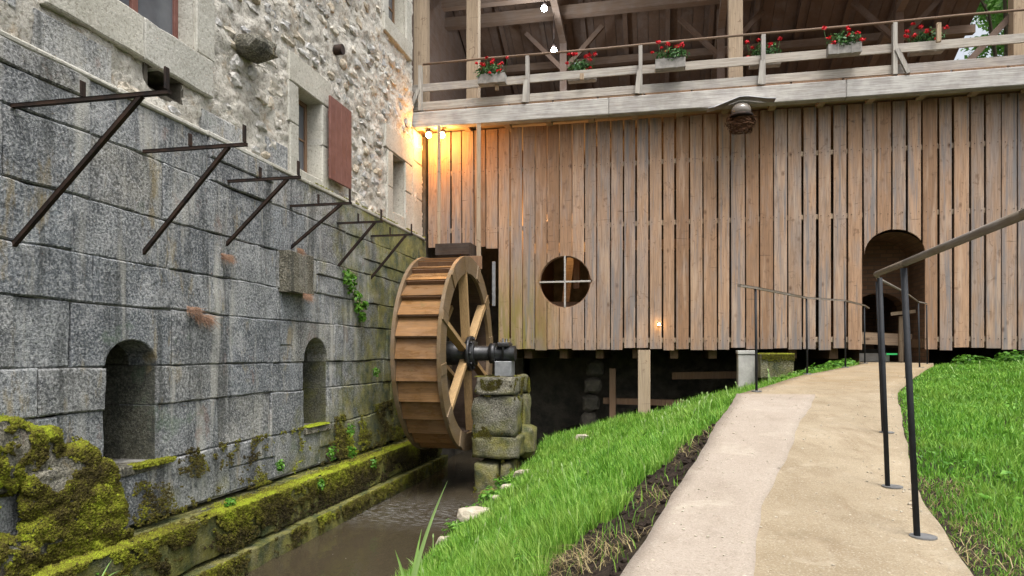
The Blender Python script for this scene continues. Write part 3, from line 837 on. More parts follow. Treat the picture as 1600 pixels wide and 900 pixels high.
for _ in range(46000):        # pier moss
    f = rr.rand()
    if f < .4: p = (rr.uniform(-2.87, -2.25), 10.575, rr.uniform(-2.2, -.4)); n = (0, -.9, .3); k = nz(p[0], p[2], 3, 5)
    elif f < .8: p = (-2.22, rr.uniform(10.6, 12), rr.uniform(-2.2, -.4)); n = (.9, 0, .3); k = nz(p[1], p[2], 3, 7)+.15
    else: p = (rr.uniform(-2.87, -2.25), rr.uniform(10.6, 12), -.375); n = (0, 0, 1); k = nz(p[0]*2, p[1], 3, 9)
    if k > .32: P_.append(p); N_.append(n); T_.append(.35+.25*nz(p[0]+p[1], p[2], 2, 3))
tufts(P_, N_, .009, 'moss', m_moss, 'thin green moss on the stone pier beside the wheel', 'moss', T_)

# ------------------------------------------------------------------ iron brackets
br = [(4.09, 1.76, -3.23, .74), (5.37, 1.80, -3.48, .87), (6.59, 1.83, -3.65, 1.14), (7.9, 1.84, -3.69, 1.30), (9.19, 1.86, -3.82, 1.21), (10.36, 1.87, -3.80, 1.17)]
bl = ['nearest and longest black iron bracket on the granite wall, at far left', 'second black iron bracket from the left, above and right of the arched niche',
      'third iron bracket from the left, ending below the small window', 'fourth iron bracket, ending below the red shutter', 'fifth iron bracket, above the hanging ivy', 'smallest and farthest iron bracket, closest to the water wheel']
for (y, zt, xo, zs_), lb in zip(br, bl):
    b = thing('iron_bracket', (XF, y, zt), lb, 'bracket', 'iron brackets along the stone house')
    bar('arm', m_iron, b, (XF-.05, y, zt), (xo, y, zt), .034, .026)
    Lb = xo-XF
    bar('upright', m_iron, b, (xo-.02, y, zt+.018), (xo-.02, y, zt+.17), .014, .045, Vector((0, 1, 0)))
    bar('upright', m_iron, b, (XF+Lb*.46, y, zt+.018), (XF+Lb*.46, y, zt+.13), .012, .048, Vector((0, 1, 0)))
    bar('strut', m_iron, b, (XF-.03, y, zs_), (XF+Lb*.83, y, zt-.010), .030, .030)

# ------------------------------------------------------------------ timber mill
YM = 13.1
mill = thing('timber_mill', (0, YM, 0), 'long timber clad mill building with open gallery above a wall of upright planks', 'building')
WX, WZ, WR = -1.755, 1.36, .49
DX0, DX1, DSP, DTOP = 3.50, 4.46, 1.72, 2.14      # doorway
rp = random.Random(11)
x = -4.5; pi_ = 0
ZT = 4.36
def circ_z(u, sgn):
    d = WR*WR-(u-WX)**2
    return WZ+sgn*math.sqrt(max(0, d))
def arch_z(u):
    c = (DX0+DX1)/2; h = (DX1-DX0)/2
    return DSP+(DTOP-DSP)*math.sqrt(max(0, 1-((u-c)/h)**2))
while x < 6.05:
    wd = .241+rp.uniform(-.012, .012); gap = rp.choice([.014, .022, .028, .036])*(1 if x < 0 else 1.25)
    if -2.1 < x < -1.4: gap = .012
    x0, x1 = x+gap/2, x+wd-gap/2; yj = YM+rp.uniform(-.006, .008)
    ln = rp.uniform(-.005, .005)
    zb = .075+rp.uniform(-.025, .025); zt = ZT
    if x1 < -2.93: zb = 2.06+.10*(rp.random()-.5) 
    parts = []
    if x1 > WX-WR and x0 < WX+WR:
        us = [x0+(x1-x0)*k/6 for k in range(7)]
        lower = [(x0, zb), (x1, zb)]+[(u, circ_z(u, -1)) for u in us[::-1]]
        upper = [(u, circ_z(u, 1)) for u in us]+[(x1, zt), (x0, zt)]
        parts = [lower, upper]
    elif x1 > DX0 and x0 < DX1:
        if x0 < DX0-.06 and x1 > DX0:
            us = [DX0+(x1-DX0)*k/4 for k in range(5)]
            parts = [[(x0, zb), (DX0, zb), (DX0, DSP)]+[(u, arch_z(u)) for u in us[1:]]+[(x1, zt), (x0, zt)]]
        elif x0 < DX1 and x1 > DX1+.06:
            us = [x0+(DX1-x0)*k/4 for k in range(5)]
            parts = [[(x0, zt)]+[(u, arch_z(u)) for u in us[:-1]]+[(DX1, DSP), (DX1, zb), (x1, zb), (x1, zt)]]
        else:
            us = [max(DX0, min(DX1, x0+(x1-x0)*k/6)) for k in range(7)]
            parts = [[(u, arch_z(u)+.001*i) for i, u in enumerate(us)]+[(x1, zt), (x0, zt)]]
    else: parts = [[(x0+ln, zb), (x1+ln, zb+rp.uniform(-.006, .006)), (x1-ln, zt), (x0-ln, zt)]]
    for o_ in parts: prism('plank', m_plank, mill, o_, yj, yj+.028, 'xz', .004)
    x += wd; pi_ += 1
XEND = x
# battens behind the planks
for z in (3.55, 2.42, .24):
    for a, b in ((-4.5 if z > 2 else -2.9, -2.35 if z < 2 else -1.0), (-1.1 if z < 2 else -1.0, DX0-.02), (DX1+.02, XEND)):
        if z > 3: 
            if a > -4.4: continue
            a, b = -4.5, XEND
        if z < 2 and a == -2.9: b = -1.1
        box('batten', m_new, mill, a, b, YM+.037, YM+.08, z-.045, z+.045)
# round window: cross bars and rim
rw = thing('window', (WX, YM, WZ), None, None); rw.parent = mill; rw.location = Vector((WX, YM, WZ))-mill.location
bm = bmesh.new(); n = 32
ring = []
for k in range(n):
    a = 2*math.pi*k/n
    ring.append([bm.verts.new((WX+math.cos(a)*r_, y_, WZ+math.sin(a)*r_)) for r_, y_ in ((WR+.012, YM+.03), (WR-.012, YM+.03), (WR-.012, YM+.10), (WR+.012, YM+.10))])
for k in range(n):
    for j in range(4): bm.faces.new((ring[k][j], ring[k][(j+1) % 4], ring[(k+1) % n][(j+1) % 4], ring[(k+1) % n][j]))
bmesh.ops.recalc_face_normals(bm, faces=bm.faces); link('frame', bm, m_brown, rw)
bm = bmesh.new(); add_box(bm, WX-WR, WX+WR, YM-.004, YM+.03, WZ-.016, WZ+.016, .003); link('glazing_bar', bm, m_beam, rw)
bm = bmesh.new(); add_box(bm, WX-.016, WX+.016, YM-.008, YM+.026, WZ-WR, WZ+WR, .003); link('glazing_bar', bm, m_beam, rw)

# floors, sills, inner walls of the mill
box('floor_beam', m_brown, mill, -2.9, DX0-.1, YM+.09, YM+.30, .10, .30)
box('floor_beam', m_brown, mill, DX1+.1, XEND, YM+.09, YM+.30, .10, .30)
bm = bmesh.new(); add_box(bm, -2.9, DX0-.05, YM+.31, 19.4, .10, .26); add_box(bm, DX1+.06, XEND, YM+.31, 19.4, .10, .26); link('mill_floor', bm, m_brown, mill)
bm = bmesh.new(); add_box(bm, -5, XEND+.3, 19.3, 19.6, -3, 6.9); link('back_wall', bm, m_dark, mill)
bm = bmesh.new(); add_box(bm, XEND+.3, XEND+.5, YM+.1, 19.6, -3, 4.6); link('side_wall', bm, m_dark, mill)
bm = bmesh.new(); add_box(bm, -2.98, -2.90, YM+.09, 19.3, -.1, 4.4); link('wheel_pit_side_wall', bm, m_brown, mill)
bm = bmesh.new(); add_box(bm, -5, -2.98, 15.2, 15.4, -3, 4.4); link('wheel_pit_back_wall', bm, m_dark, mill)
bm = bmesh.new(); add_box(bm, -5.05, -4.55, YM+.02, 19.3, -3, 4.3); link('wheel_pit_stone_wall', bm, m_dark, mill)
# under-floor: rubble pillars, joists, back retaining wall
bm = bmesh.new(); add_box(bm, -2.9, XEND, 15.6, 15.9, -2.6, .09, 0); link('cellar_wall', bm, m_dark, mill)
for k in range(5): rock('cellar_pillar_stone', m_dark, mill, (-1.45+.04*k, 14.3, -1.75+.36*k), (.2, .2, .2), seed=k+40)
for k in range(9): box('joist', m_brown, mill, -2.6+k*.7, -2.45+k*.7, YM+.32, 15.55, -.10, .095)
bar('cellar_timber', m_brown, mill, (-1.1, 14.0, -.95), (.6, 14.0, -.98), .1, .12)
bar('cellar_timber', m_brown, mill, (-.9, 13.8, -1.8), (-.9, 13.8, -.3), .12, .12)
bar('cellar_timber', m_brown, mill, (.25, 14.2, -.45), (1.5, 14.2, -.42), .1, .14)
# machinery timbers seen through the round window
bar('frame_timber', m_newx, mill, (-1.3, 14.2, .06), (-1.3, 14.2, 4.2), .2, .2)
bar('frame_timber', m_newx, mill, (-2.1, 14.9, .06), (-1.75, 14.9, 3.0), .16, .16)
bar('frame_timber', m_newx, mill, (-2.8, 15.4, 2.35), (1.2, 15.4, 2.35), .2, .22)
bar('frame_timber', m_brown, mill, (-2.7, 14.0, 1.0), (0, 14.6, 1.0), .3, .1)
bar('frame_timber', m_brown, mill, (-1.62, 13.9, 1.3), (-1.62, 13.9, 2.1), .12, .12)
# brick vaulted passage behind the doorway
bm = bmesh.new(); uvl = bm.loops.layers.uv.new('UVMap')
px0, px1 = DX0-.05, DX1+.10; prof = [(px0, -.3), (px0, 1.62)]
for k in range(1, 12):
    a = math.pi*(1-k/12); prof.append(((px0+px1)/2+math.cos(a)*(px1-px0)/2, 1.62+.50*math.sin(a)))
prof += [(px1, 1.62), (px1, -.3)]
ln_ = [0]
for a, b in zip(prof[:-1], prof[1:]): ln_.append(ln_[-1]+math.dist(a, b))
yps = [YM+.12, YM+.9, 15.0, 16.2]
vr = [[bm.verts.new((u, y, v)) for u, v in prof] for y in yps]
for i in range(len(yps)-1):
    for k in range(len(prof)-1):
        f = bm.faces.new((vr[i][k], vr[i][k+1], vr[i+1][k+1], vr[i+1][k]))
        for lp, (uu, vv) in zip(f.loops, ((yps[i], ln_[k]), (yps[i], ln_[k+1]), (yps[i+1], ln_[k+1]), (yps[i+1], ln_[k]))): lp[uvl].uv = (vv, uu) if False else (uu, vv)
f = bm.faces.new([v for v in vr[-1]])
for lp in f.loops: lp[uvl].uv = (lp.vert.co.x, lp.vert.co.z)
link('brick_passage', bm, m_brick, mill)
bm = bmesh.new(); uvl = bm.loops.layers.uv.new('UVMap')      # slanting inner brick arch face
c_ = (px0+px1)/2
vv = [bm.verts.new((u, 14.2, z)) for u, z in ([(px0, 2.2), (px1, 2.2), (px1, .95)]+[(c_+.04+math.cos(math.pi*k/10)*.44, .80+.34*math.sin(math.pi*k/10)) for k in range(11)]+[(px0, .82)])]
f = bm.faces.new(vv)
for lp in f.loops: lp[uvl].uv = (lp.vert.co.x, lp.vert.co.z)
r_ = bmesh.ops.extrude_face_region(bm, geom=[f])
for v in r_['geom']:
    if isinstance(v, bmesh.types.BMVert): v.co.y += .4
bmesh.ops.recalc_face_normals(bm, faces=bm.faces); link('brick_arch', bm, m_brick, mill)
bar('barrier_board', m_newx, mill, (px0+.02, 14.0, .30), (px1-.02, 14.0, .24), .04, .22)
bar('barrier_post', m_new, mill, (px1-.22, 13.93, -.16), (px1-.22, 13.93, .68), .07, .07, Vector((0, 1, 0)))
bar('barrier_rail', m_new, mill, (px1-.4, 13.9, .72), (px1-.02, 13.8, .76), .07, .06)
box('threshold_step', m_concrete, mill, px0+.1, px1-.3, 14.3, 14.6, -.16, .0)
box('marker_light', m_green, mill, px1-.36, px1-.18, 14.25, 14.28, -.03, -.0, bev=.002)

# gallery: floor, fascia beam, soffit
ZD = 4.64
y0b, y1b = 12.66, 12.84
for a, b in ((-4.75, -.9), (-.9, 3.1), (3.1, 7.3)):
    box('fascia_beam', m_beam, mill, a+.002, b-.002, y0b, y1b, 4.335, ZD-.003+.0, bev=.012)
bm = bmesh.new(); add_box(bm, -4.9, 7.2, y1b+.002, 19.28, 4.40, 4.60); link('gallery_floor', bm, m_newx, mill)
for k in range(60): box('soffit_joist' , m_newx, mill, -4.5+k*.8, -4.38+k*.8, y1b+.004, YM-.01, 4.335, 4.398) if -4.5+k*.8 < 7 else None
for k in range(14):
    a = -4.4+k*.83; box('floor_edge_board', m_brown, mill, a, a+.80, y0b+.02, y1b+.1, ZD, ZD+.028+.004*(k % 3), bev=.003)
# balustrade
rail_posts = [-4.5, -2.40, -.33, 1.77, 3.86, 5.95]
for i, xx in enumerate(rail_posts):
    zt = 5.54
    bar('rail_post', m_railpost, mill, (xx, y0b+.04, 4.67), (xx, y0b+.04, zt-.01), .09, .06, Vector((1, 0, 0)))
    sg = 1 if i in (4,) else -1
    bar('post_brace', m_railpost, mill, (xx+sg*(.20 if i in (0, 4) else .06), y0b+.0, 4.67), (xx+sg*.02, y0b+.0, 5.08), .05, .07, Vector((1, 0, 0)))
xs_ = [-4.7, -2.40, -.33, 1.77, 3.86, 5.95, 7.1]
for i, (a, b) in enumerate(zip(xs_[:-1], xs_[1:])):
    box('rail_board', m_railwood, mill, a+.004, b-.004, y0b+.075, y0b+.11, 4.69+.01*(i % 2), 4.85, bev=.004)
    box('rail_board', m_railwood, mill, a+.004, b-.004, y0b+.075, y0b+.11, 5.05+.008*(i % 2), 5.20+.008*(i % 2), bev=.004)
tube('top_rail', m_rooft, mill, [(-4.45+k*1.16, y0b+.04, 5.56+.008*math.sin(k*1.7)) for k in range(11)], .022, 8)
# main posts
for xx, wd in ((-4.60, .27), (-3.62, .24), (1.37, .25), (6.0, .26)):
    yy_ = 12.95 if xx < -4.4 else 13.25
    box('gallery_post', m_new, mill, xx-wd/2, xx+wd/2, yy_, yy_+.2, ZD-.02, 9.3 if xx > -4.4 else 9.1)
# roof: ridge above the front, back slope falling away
def roof_z(y): return 7.85-.5*(y-17.2)
x = -5.2; k = 0
while x < 7.0:
    wd = .26; x2 = min(x+wd, 7.0)
    bm = bmesh.new()
    ya, yb = 13.5, 20.4; off = .006*(k % 3)
    q = [(ya, roof_z(ya)+off), (yb, roof_z(yb)+off), (yb, roof_z(yb)+.03+off), (ya, roof_z(ya)+.03+off)]
    A = [bm.verts.new((x+.005, y, z)) for y, z in q]; B = [bm.verts.new((x2-.005, y, z)) for y, z in q]
    for i in range(4): bm.faces.new((A[i], A[(i+1) % 4], B[(i+1) % 4], B[i]))
    bm.faces.new(A[::-1]); bm.faces.new(B); bmesh.ops.recalc_face_normals(bm, faces=bm.faces)
    recentre(link('roof_board', bm, m_roof, mill)); x += wd; k += 1
def sheet(name, pts, th, mat):
    bm = bmesh.new(); f = bm.faces.new([bm.verts.new(p) for p in pts])
    r_ = bmesh.ops.extrude_face_region(bm, geom=[f])
    for v in r_['geom']:
        if isinstance(v, bmesh.types.BMVert): v.co.z += th
    bmesh.ops.recalc_face_normals(bm, faces=bm.faces); return link(name, bm, mat, mill)
sheet('roof_covering', [(-5.3, 13.5, 9.76), (7.02, 13.5, 9.76), (7.02, 20.4, 6.31), (-5.3, 20.4, 6.31)], .08, m_dark)
sheet('front_roof', [(-5.3, 12.3, 9.2), (7.02, 12.3, 9.2), (7.02, 13.5, 9.78), (-5.3, 13.5, 9.78)], .08, m_roof)
for xx in np.arange(-4.8, 7.0, 1.0): bar('rafter', m_roof, mill, (xx, 13.5, roof_z(13.5)-.08), (xx, 20.3, roof_z(20.3)-.08), .10, .14)
bar('purlin', m_rooft, mill, (-5, 15.6, 7.72), (7.0, 15.6, 7.72), .2, .22)
bar('purlin', m_rooft, mill, (-5, 17.6, 7.36), (7.0, 17.6, 7.36), .16, .18)
bar('tie_beam', m_rooft, mill, (-4.6, 14.4, 7.55), (7.0, 14.4, 7.55), .18, .2)
for xx in (-2.2, 1.35, 5.0):
    bar('hall_post', m_roof, mill, (xx, 16.2, 4.6), (xx, 16.2, 7.7), .16, .16, Vector((0, 1, 0)))
    bar('knee_brace', m_roof, mill, (xx-.9, 16.2, 7.6), (xx-.05, 16.2, 6.7), .09, .1)
    bar('knee_brace', m_roof, mill, (xx+.9, 16.2, 7.6), (xx+.05, 16.2, 6.7), .09, .1)
    bar('tie_beam', m_rooft, mill, (xx, 13.3, 7.80), (xx, 18.2, 7.0), .14, .16)
bar('knee_brace', m_roof, mill, (6.0, 13.45, 5.9), (5.2, 13.45, 5.0), .08, .1)
prism('hall_side_boarding', m_roof, mill, [(12.9, 4.6), (19.2, 4.6), (19.2, roof_z(19.2)-.02), (13.5, roof_z(13.5)-.02), (12.9, 9.42)], -4.9, -5.0, 'yz', .002)

# supports below the front
wp = thing('timber_prop', (-.27, 12.98, -1.05), 'pale timber prop standing in the grass under the plank wall', 'post')
bar('shaft', m_new, wp, (-.27, 12.98, -1.3), (-.27, 12.98, .06), .22, .16, Vector((0, 1, 0)))
cp = thing('concrete_pier', (1.52, 12.95, -.5), 'short pale concrete pillar under the bottom edge of the planks', 'pillar')
bm = bmesh.new(); add_box(bm, 1.37, 1.66, 12.85, 13.08, -.7, -.02, .012, jit=.006); link('shaft', bm, m_concrete, cp)
bm = bmesh.new(); add_box(bm, 1.355, 1.675, 12.83, 13.09, -.019, .05, .01); link('cap', bm, m_concrete, cp)
ms = thing('mossy_slab', (1.98, 12.7, -.25), 'thick mossy stone slab beside the concrete pillar under the planks', 'stone')
bm = block_mesh(12.5, 13.05, -.42, -.02, 2.24, .54, 3, .03); o = link('slab', bm, m_pier, ms)
rock('footing', m_pier, ms, (1.98, 12.75, -.45), (.25, .25, .12), seed=71)

# stone wall at the right end
rwall = thing('stone_wall', (6.6, 13.2, 0), 'rough greenish stone wall just past the right end of the planks', 'wall')
bm = bmesh.new(); add_box(bm, XEND+.03, 9, 13.16, 13.6, -.4, 4.3); link('wall_core', bm, m_mortar, rwall)
z = -.3
while z < 4.2:
    h = rs.uniform(.22, .38); x = XEND+.02
    while x < 8.8:
        wd = rs.uniform(.25, .5); rock('stone', m_pier, rwall, (x+wd/2, 13.14, z+h/2), (wd*.5, .08, h*.48), seed=rs.random()*99, amp=.35); x += wd
    z += h

P_, N_, T_ = [], [], []
for _ in range(3500):
    x_, y_ = rr.uniform(1.72, 2.24), rr.uniform(12.48, 13.05)
    if nz(x_, y_, 3, 2) > -.25: P_.append((x_, y_, -.015)); N_.append((0, -.2, .95)); T_.append(.5+.2*nz(x_, y_, 3, 9))
    if rr.rand() < .3: P_.append((x_, 12.49, -.02-abs(rr.randn())*.05)); N_.append((0, -.9, .3)); T_.append(.4)
tufts(P_, N_, .012, 'moss', m_moss, 'moss on top of the stone slab beside the concrete pillar', 'moss', T_)
bm = bmesh.new(); xx = -4.4
for pl in [o for o in mill.children if o.name.startswith('plank')]:
    vx = [v.co.x+pl.location.x for v in pl.data.vertices]; vz = [v.co.z+pl.location.z+mill.location.z for v in pl.data.vertices]
    xa, xb = min(vx), max(vx)
    if xb-xa < .12: continue
    for zn in (3.55, 2.42, .24):
        if min(vz)+.1 < zn < max(vz)-.1:
            for u in (.22, .78):
                xn = xa+(xb-xa)*u+rr.uniform(-.01, .01); zz_ = zn+rr.uniform(-.015, .015)
                g = bmesh.ops.create_cone(bm, segments=6, radius1=.007, radius2=.006, depth=.012, cap_ends=True)['verts']
                for v in g: v.co = Vector((xn+v.co.x, YM-.004+v.co.z, zz_+v.co.y))
tag(link('nail_heads', bm, m_iron, mill), kind='stuff')

# ------------------------------------------------------------------ water wheel
WC = Vector((-3.45, 11.1, 0.0)); XW0, XW1 = -3.83, -3.07; RO, RI = 1.60, 1.34
wheel = thing('water_wheel', WC, 'large brown wooden water wheel turning in the mill race', 'water wheel')
def ringmesh(x0, x1, r0, r1, n=48):
    bm = bmesh.new(); rg = []
    for k in range(n):
        a = 2*math.pi*k/n; rg.append([bm.verts.new((x, WC.y+math.cos(a)*r, WC.z+math.sin(a)*r)) for x, r in ((x0, r0), (x0, r1), (x1, r1), (x1, r0))])
    for k in range(n):
        for j in range(4):
            f = bm.faces.new((rg[k][j], rg[k][(j+1) % 4], rg[(k+1) % n][(j+1) % 4], rg[(k+1) % n][j]))
    bmesh.ops.recalc_face_normals(bm, faces=bm.faces); return bm
link('rim', ringmesh(XW1-.055, XW1, RI-.02, RO), m_rim, wheel)
link('rim', ringmesh(XW0, XW0+.055, RI-.02, RO), m_rim, wheel)
# rim face joints: curved felloe cover strips
for k in range(12):
    a = 2*math.pi*(k+.3)/12
    c, s = math.cos(a), math.sin(a)
    bar('felloe_strap', m_rim, wheel, (XW1+.006, WC.y+c*(RI), WC.z+s*RI), (XW1+.006, WC.y+c*(RO-.01), WC.z+s*(RO-.01)), .16, .02, Vector((1, 0, 0)))
NB = 30
for k in range(NB):
    a0 = 2*math.pi*k/NB+.05; a1 = a0-2*math.pi/NB*1.12        # each bucket board laps under the next
    pts = [(RO-.02, a0), (RO-.115, a1), (RO-.145, a1), (RO-.05, a0)]
    bm = bmesh.new()
    A = [bm.verts.new((XW0+.057, WC.y+math.cos(a)*r, WC.z+math.sin(a)*r)) for r, a in pts]
    B = [bm.verts.new((XW1-.057, v.co.y, v.co.z)) for v in A]
    for i in range(4): bm.faces.new((A[i], A[(i+1) % 4], B[(i+1) % 4], B[i]))
    bm.faces.new(A[::-1]); bm.faces.new(B); bmesh.ops.recalc_face_normals(bm, faces=bm.faces)
    recentre(link('bucket_board', bm, m_wheel, wheel))
for k in range(NB):
    a = 2*math.pi*k/NB+.05
    bm = bmesh.new(); c, s = math.cos(a), math.sin(a)
    bar_bm(bm, (XW0+.06, WC.y+c*(RO-.15), WC.z+s*(RO-.15)), (XW1-.06, WC.y+c*(RO-.15), WC.z+s*(RO-.15)), .025, .22, Vector((0, c, s)))
    recentre(link('bucket_divider', bm, m_brown, wheel))
link('sole', ringmesh(XW0+.06, XW1-.06, RI-.03, RI), m_dkwood, wheel)  # black wood puts the shade inside the wheel into the sole's colour
for side, xx in enumerate((XW1+.0, XW0-.0)):
    for k in range(6):
        a = R(100+60*k); c, s = math.cos(a), math.sin(a)
        xh = xx-.06 if side == 0 else xx+.10
        bar('spoke', m_wheel2, wheel, (xh, WC.y+c*.16, WC.z+s*.16), (xh, WC.y+c*(RI+.12), WC.z+s*(RI+.12)), .075, .13, Vector((1, 0, 0)))
tube('hub', m_hub, wheel, [(XW0-.02, WC.y, WC.z), (XW1+.10, WC.y, WC.z)], .20, 16)
tube('hub_flange', m_hub, wheel, [(XW1-.02, WC.y, WC.z), (XW1+.045, WC.y, WC.z)], .29, 16)
tube('axle', m_hub, wheel, [(XW0-.55, WC.y, WC.z), (-2.3, WC.y, WC.z)], .125, 18)
tube('axle_collar', m_hub, wheel, [(-2.72, WC.y, WC.z), (-2.62, WC.y, WC.z)], .17, 18)
for k in range(8):
    a = 2*math.pi*k/8; tube('bolt', m_hub, wheel, [(XW1+.045, WC.y+math.cos(a)*.24, WC.z+math.sin(a)*.24), (XW1+.085, WC.y+math.cos(a)*.24, WC.z+math.sin(a)*.24)], .025, 6)

# pier and bearing
pier = thing('stone_pier', (-2.56, 11.2, -2.2), 'square pier of mossy stone blocks carrying the wheel axle', 'pier')
pc = [(-.38, -.66, -2.86, -2.24), (-.67, -1.30, -2.89, -2.20), (-1.31, -1.66, -2.91, -2.16), (-1.72, -2.4, -2.88, -2.25)]
for i, (zt, zb, xa, xb) in enumerate(pc):
    for j, (ya, yb) in enumerate(((10.58, 11.3), (11.31, 12.0))):
        if i == 1 or (i+j) % 2 == 0:
            spl = [(xa, xb)]
        else: spl = [(xa, (xa+xb)/2+.1), ((xa+xb)/2+.11, xb)]
        for (p0, p1) in spl:
            bm = bmesh.new(); g = add_box(bm, p0, p1, ya+rs.uniform(-.03, .03), yb, zb+.008, zt-.004, 0)
            bmesh.ops.subdivide_edges(bm, edges=bm.edges[:], cuts=5, use_grid_fill=True)
            cc = Vector(((p0+p1)/2, (ya+yb)/2, (zt+zb)/2)); hx, hy, hz = (p1-p0)/2, (yb-ya)/2, (zt-zb)/2
            for v in bm.verts:
                d = v.co-cc; q = sum(1 for t in (abs(d.x)/hx, abs(d.y)/hy, abs(d.z)/hz) if t > .98)
                if q > 1: v.co -= Vector((d.x/hx, d.y/hy, d.z/hz))*.028
                v.co += d.normalized()*(.05*noise.noise(v.co*4.2+Vector((i*3, j, 0)))+.02*noise.noise(v.co*12))
            for f in bm.faces: f.smooth = True
            recentre(link('block', bm, m_pier, pier))
rock('block', m_pier, pier, (-2.16, 11.4, -1.45), (.15, .38, .30), seed=3, amp=.2)
rock('block', m_pier, pier, (-2.05, 11.2, -2.0), (.22, .35, .26), seed=6, amp=.2)
brg = thing('axle_bearing', (-2.5, 11.1, -.38), 'grey metal bearing block under the axle on top of the stone pier', 'bearing')
box('pedestal', m_steel, brg, -2.62, -2.34, 10.96, 11.24, -.375, -.13, bev=.01)
box('base_plate', m_hub, brg, -2.66, -2.30, 10.90, 11.30, -.40, -.376, bev=.004)
box('cap', m_hub, brg, -2.58, -2.38, 10.94, 11.26, .10, .18, bev=.02)
for yy_ in (10.97, 11.23): tube('bolt', m_hub, brg, [(-2.48, yy_, -.1), (-2.48, yy_, .24)], .018, 8)

# chute and hanger boards above the wheel
ch = thing('wooden_chute', (-3.5, 12.7, 1.95), 'dark wooden water chute above the wheel with hanger boards up to the gallery', 'chute')
box('side_board', m_dkwood, ch, -4.12, -3.46, 12.44, 12.48, 1.84, 2.06)
box('side_board', m_dkwood, ch, -4.12, -3.46, 12.96, 13.0, 1.84, 2.06)
box('bottom_board', m_dkwood, ch, -4.12, -3.46, 12.481, 12.959, 1.80, 1.84)
box('end_board', m_dkwood, ch, -3.459, -3.43, 12.44, 13.0, 1.80, 2.06)
box('hanger_board', m_new, ch, -3.36, -3.28, 12.60, 12.64, 1.66, 4.33)
box('hanger_board', m_new, ch, -4.13, -4.07, 12.60, 12.64, 1.86, 4.33)
box('sluice_board', m_brown, ch, -3.5, -3.2, 12.38, 12.42, 1.55, 1.8)
box('sluice_gear', m_steel, ch, -3.12, -3.06, 12.85, 12.9, .9, 1.75)

# ------------------------------------------------------------------ handrails
hr = thing('handrail', (1.0, 3, -.6), 'near handrail right of the path, timber rail on black metal posts', 'handrail')
pts = [(.66, .2, .30), (.82, 1.8, .32), (.878, 2.77, .33), (1.005, 3.57, .375), (1.41, 4.96, .49), (2.88, 9.1, .73), (3.76, 11.3, .76), (4.23, 12.35, .80)]
for a, b, wd in ((0, 1, .03), (1, 2, .03), (2, 3, .03), (3, 4, .024), (4, 5, .024), (5, 6, .024), (6, 7, .024)):
    A, B = Vector(pts[a]), Vector(pts[b])
    if wd > .05: pass
    tube('rail', m_rail, hr, [A, B], wd*.42, 10)
bases = [(.70, .9), (.92, 2.78), (1.055, 3.57), (1.44, 4.96), (2.90, 9.12), (3.78, 11.32), (4.24, 12.36)]
tops = [(.72, .9, .29), (.872, 2.77, .31), (1.015, 3.55, .355), (1.40, 4.95, .47), (2.86, 9.08, .71), (3.75, 11.28, .74), (4.22, 12.33, .78)]
for (bx, by), tp in zip(bases, tops):
    z = itp(by, ZP); tube('post', m_paint, hr, [(bx, by, z+.0), tp], .0112, 10)
    tube('base_plate', m_plate, hr, [(bx+.02, by, z+.0), (bx+.02, by, z+.005)], .046, 14, smooth=False)
hl = thing('handrail', (1.5, 9, -.4), 'far thin handrail on the left edge of the path by the plank wall', 'handrail')
lp = [(.75, 6.95, .65), (.95, 7.35, .66), (1.87, 9.6, .72), (2.72, 11.2, .79), (3.35, 12.55, .80), (3.62, 13.3, .80)]
for A, B in zip(lp[:-1], lp[1:]): bar('rail', m_rail, hl, A, B, .026, .022)
for (bx, by, bz) in lp[1:5]:
    z = itp(by, ZP); tube('post', m_paint, hl, [(bx+.01, by, z), (bx, by, bz-.012)], .0125, 8)
    tube('base_plate', m_plate, hl, [(bx+.01, by, z+.0), (bx+.01, by, z+.012)], .05, 12, smooth=False)

# ------------------------------------------------------------------ lamps
def sphere(name, mat, parent, c, r, sq=1, u=16):
    bm = bmesh.new(); bmesh.ops.create_uvsphere(bm, u_segments=u, v_segments=u//2, radius=r)
    for v in bm.verts: v.co = Vector((v.co.x, v.co.y, v.co.z*sq))+Vector(c)
    for f in bm.faces: f.smooth = True
    return recentre(link(name, bm, mat, parent))
def plight(parent, loc, e, col, rad=.05):
    l = bpy.data.lights.new('lamp_light', 'POINT'); l.energy = e; l.color = col; l.shadow_soft_size = rad
    o = bpy.data.objects.new('lamp_light', l); COL.objects.link(o); o.parent = parent; o.location = Vector(loc)-parent.location
for c, lb in (((-2.3, 14.0, 7.05), 'upper of the two white hall lamps hanging under the gallery roof'), ((-2.25, 15.0, 6.62), 'lower of the two white hall lamps, just above the top rail')):
    l = thing('hall_lamp', c, lb, 'lamp', 'white lamps under the gallery roof')
    sphere('bulb', m_bulb_w, l, c, .06)
    tube('lamp_cap', m_iron, l, [(c[0], c[1], c[2]+.05), (c[0], c[1], c[2]+.13)], .045, 10)
    tube('cord', m_iron, l, [(c[0], c[1], c[2]+.13), (c[0], c[1], roof_z(c[1])-.02)], .008, 6)
    plight(l, (c[0], c[1]-.12, c[2]-.14), 38, (.86, .93, 1))
for c, lb in (((-4.34, 12.72, 4.20), 'left of two glowing orange flood lamps under the gallery beam'), ((-4.08, 12.74, 4.19), 'right and brighter of two orange flood lamps under the gallery beam')):
    l = thing('flood_lamp', c, lb, 'lamp', 'orange lamps at the corner above the wheel')
    sphere('bulb', m_bulb_o, l, c, .055)
    box('lamp_housing', m_iron, l, c[0]-.06, c[0]+.06, c[1]-.03, c[1]+.10, c[2]+.062, c[2]+.10)
    tube('bracket', m_iron, l, [(c[0], c[1]+.05, c[2]+.09), (c[0], c[1]+.05, 4.36)], .012, 6)
    plight(l, (c[0], c[1]+.02, c[2]-.11), 20, (1, .38, .07))
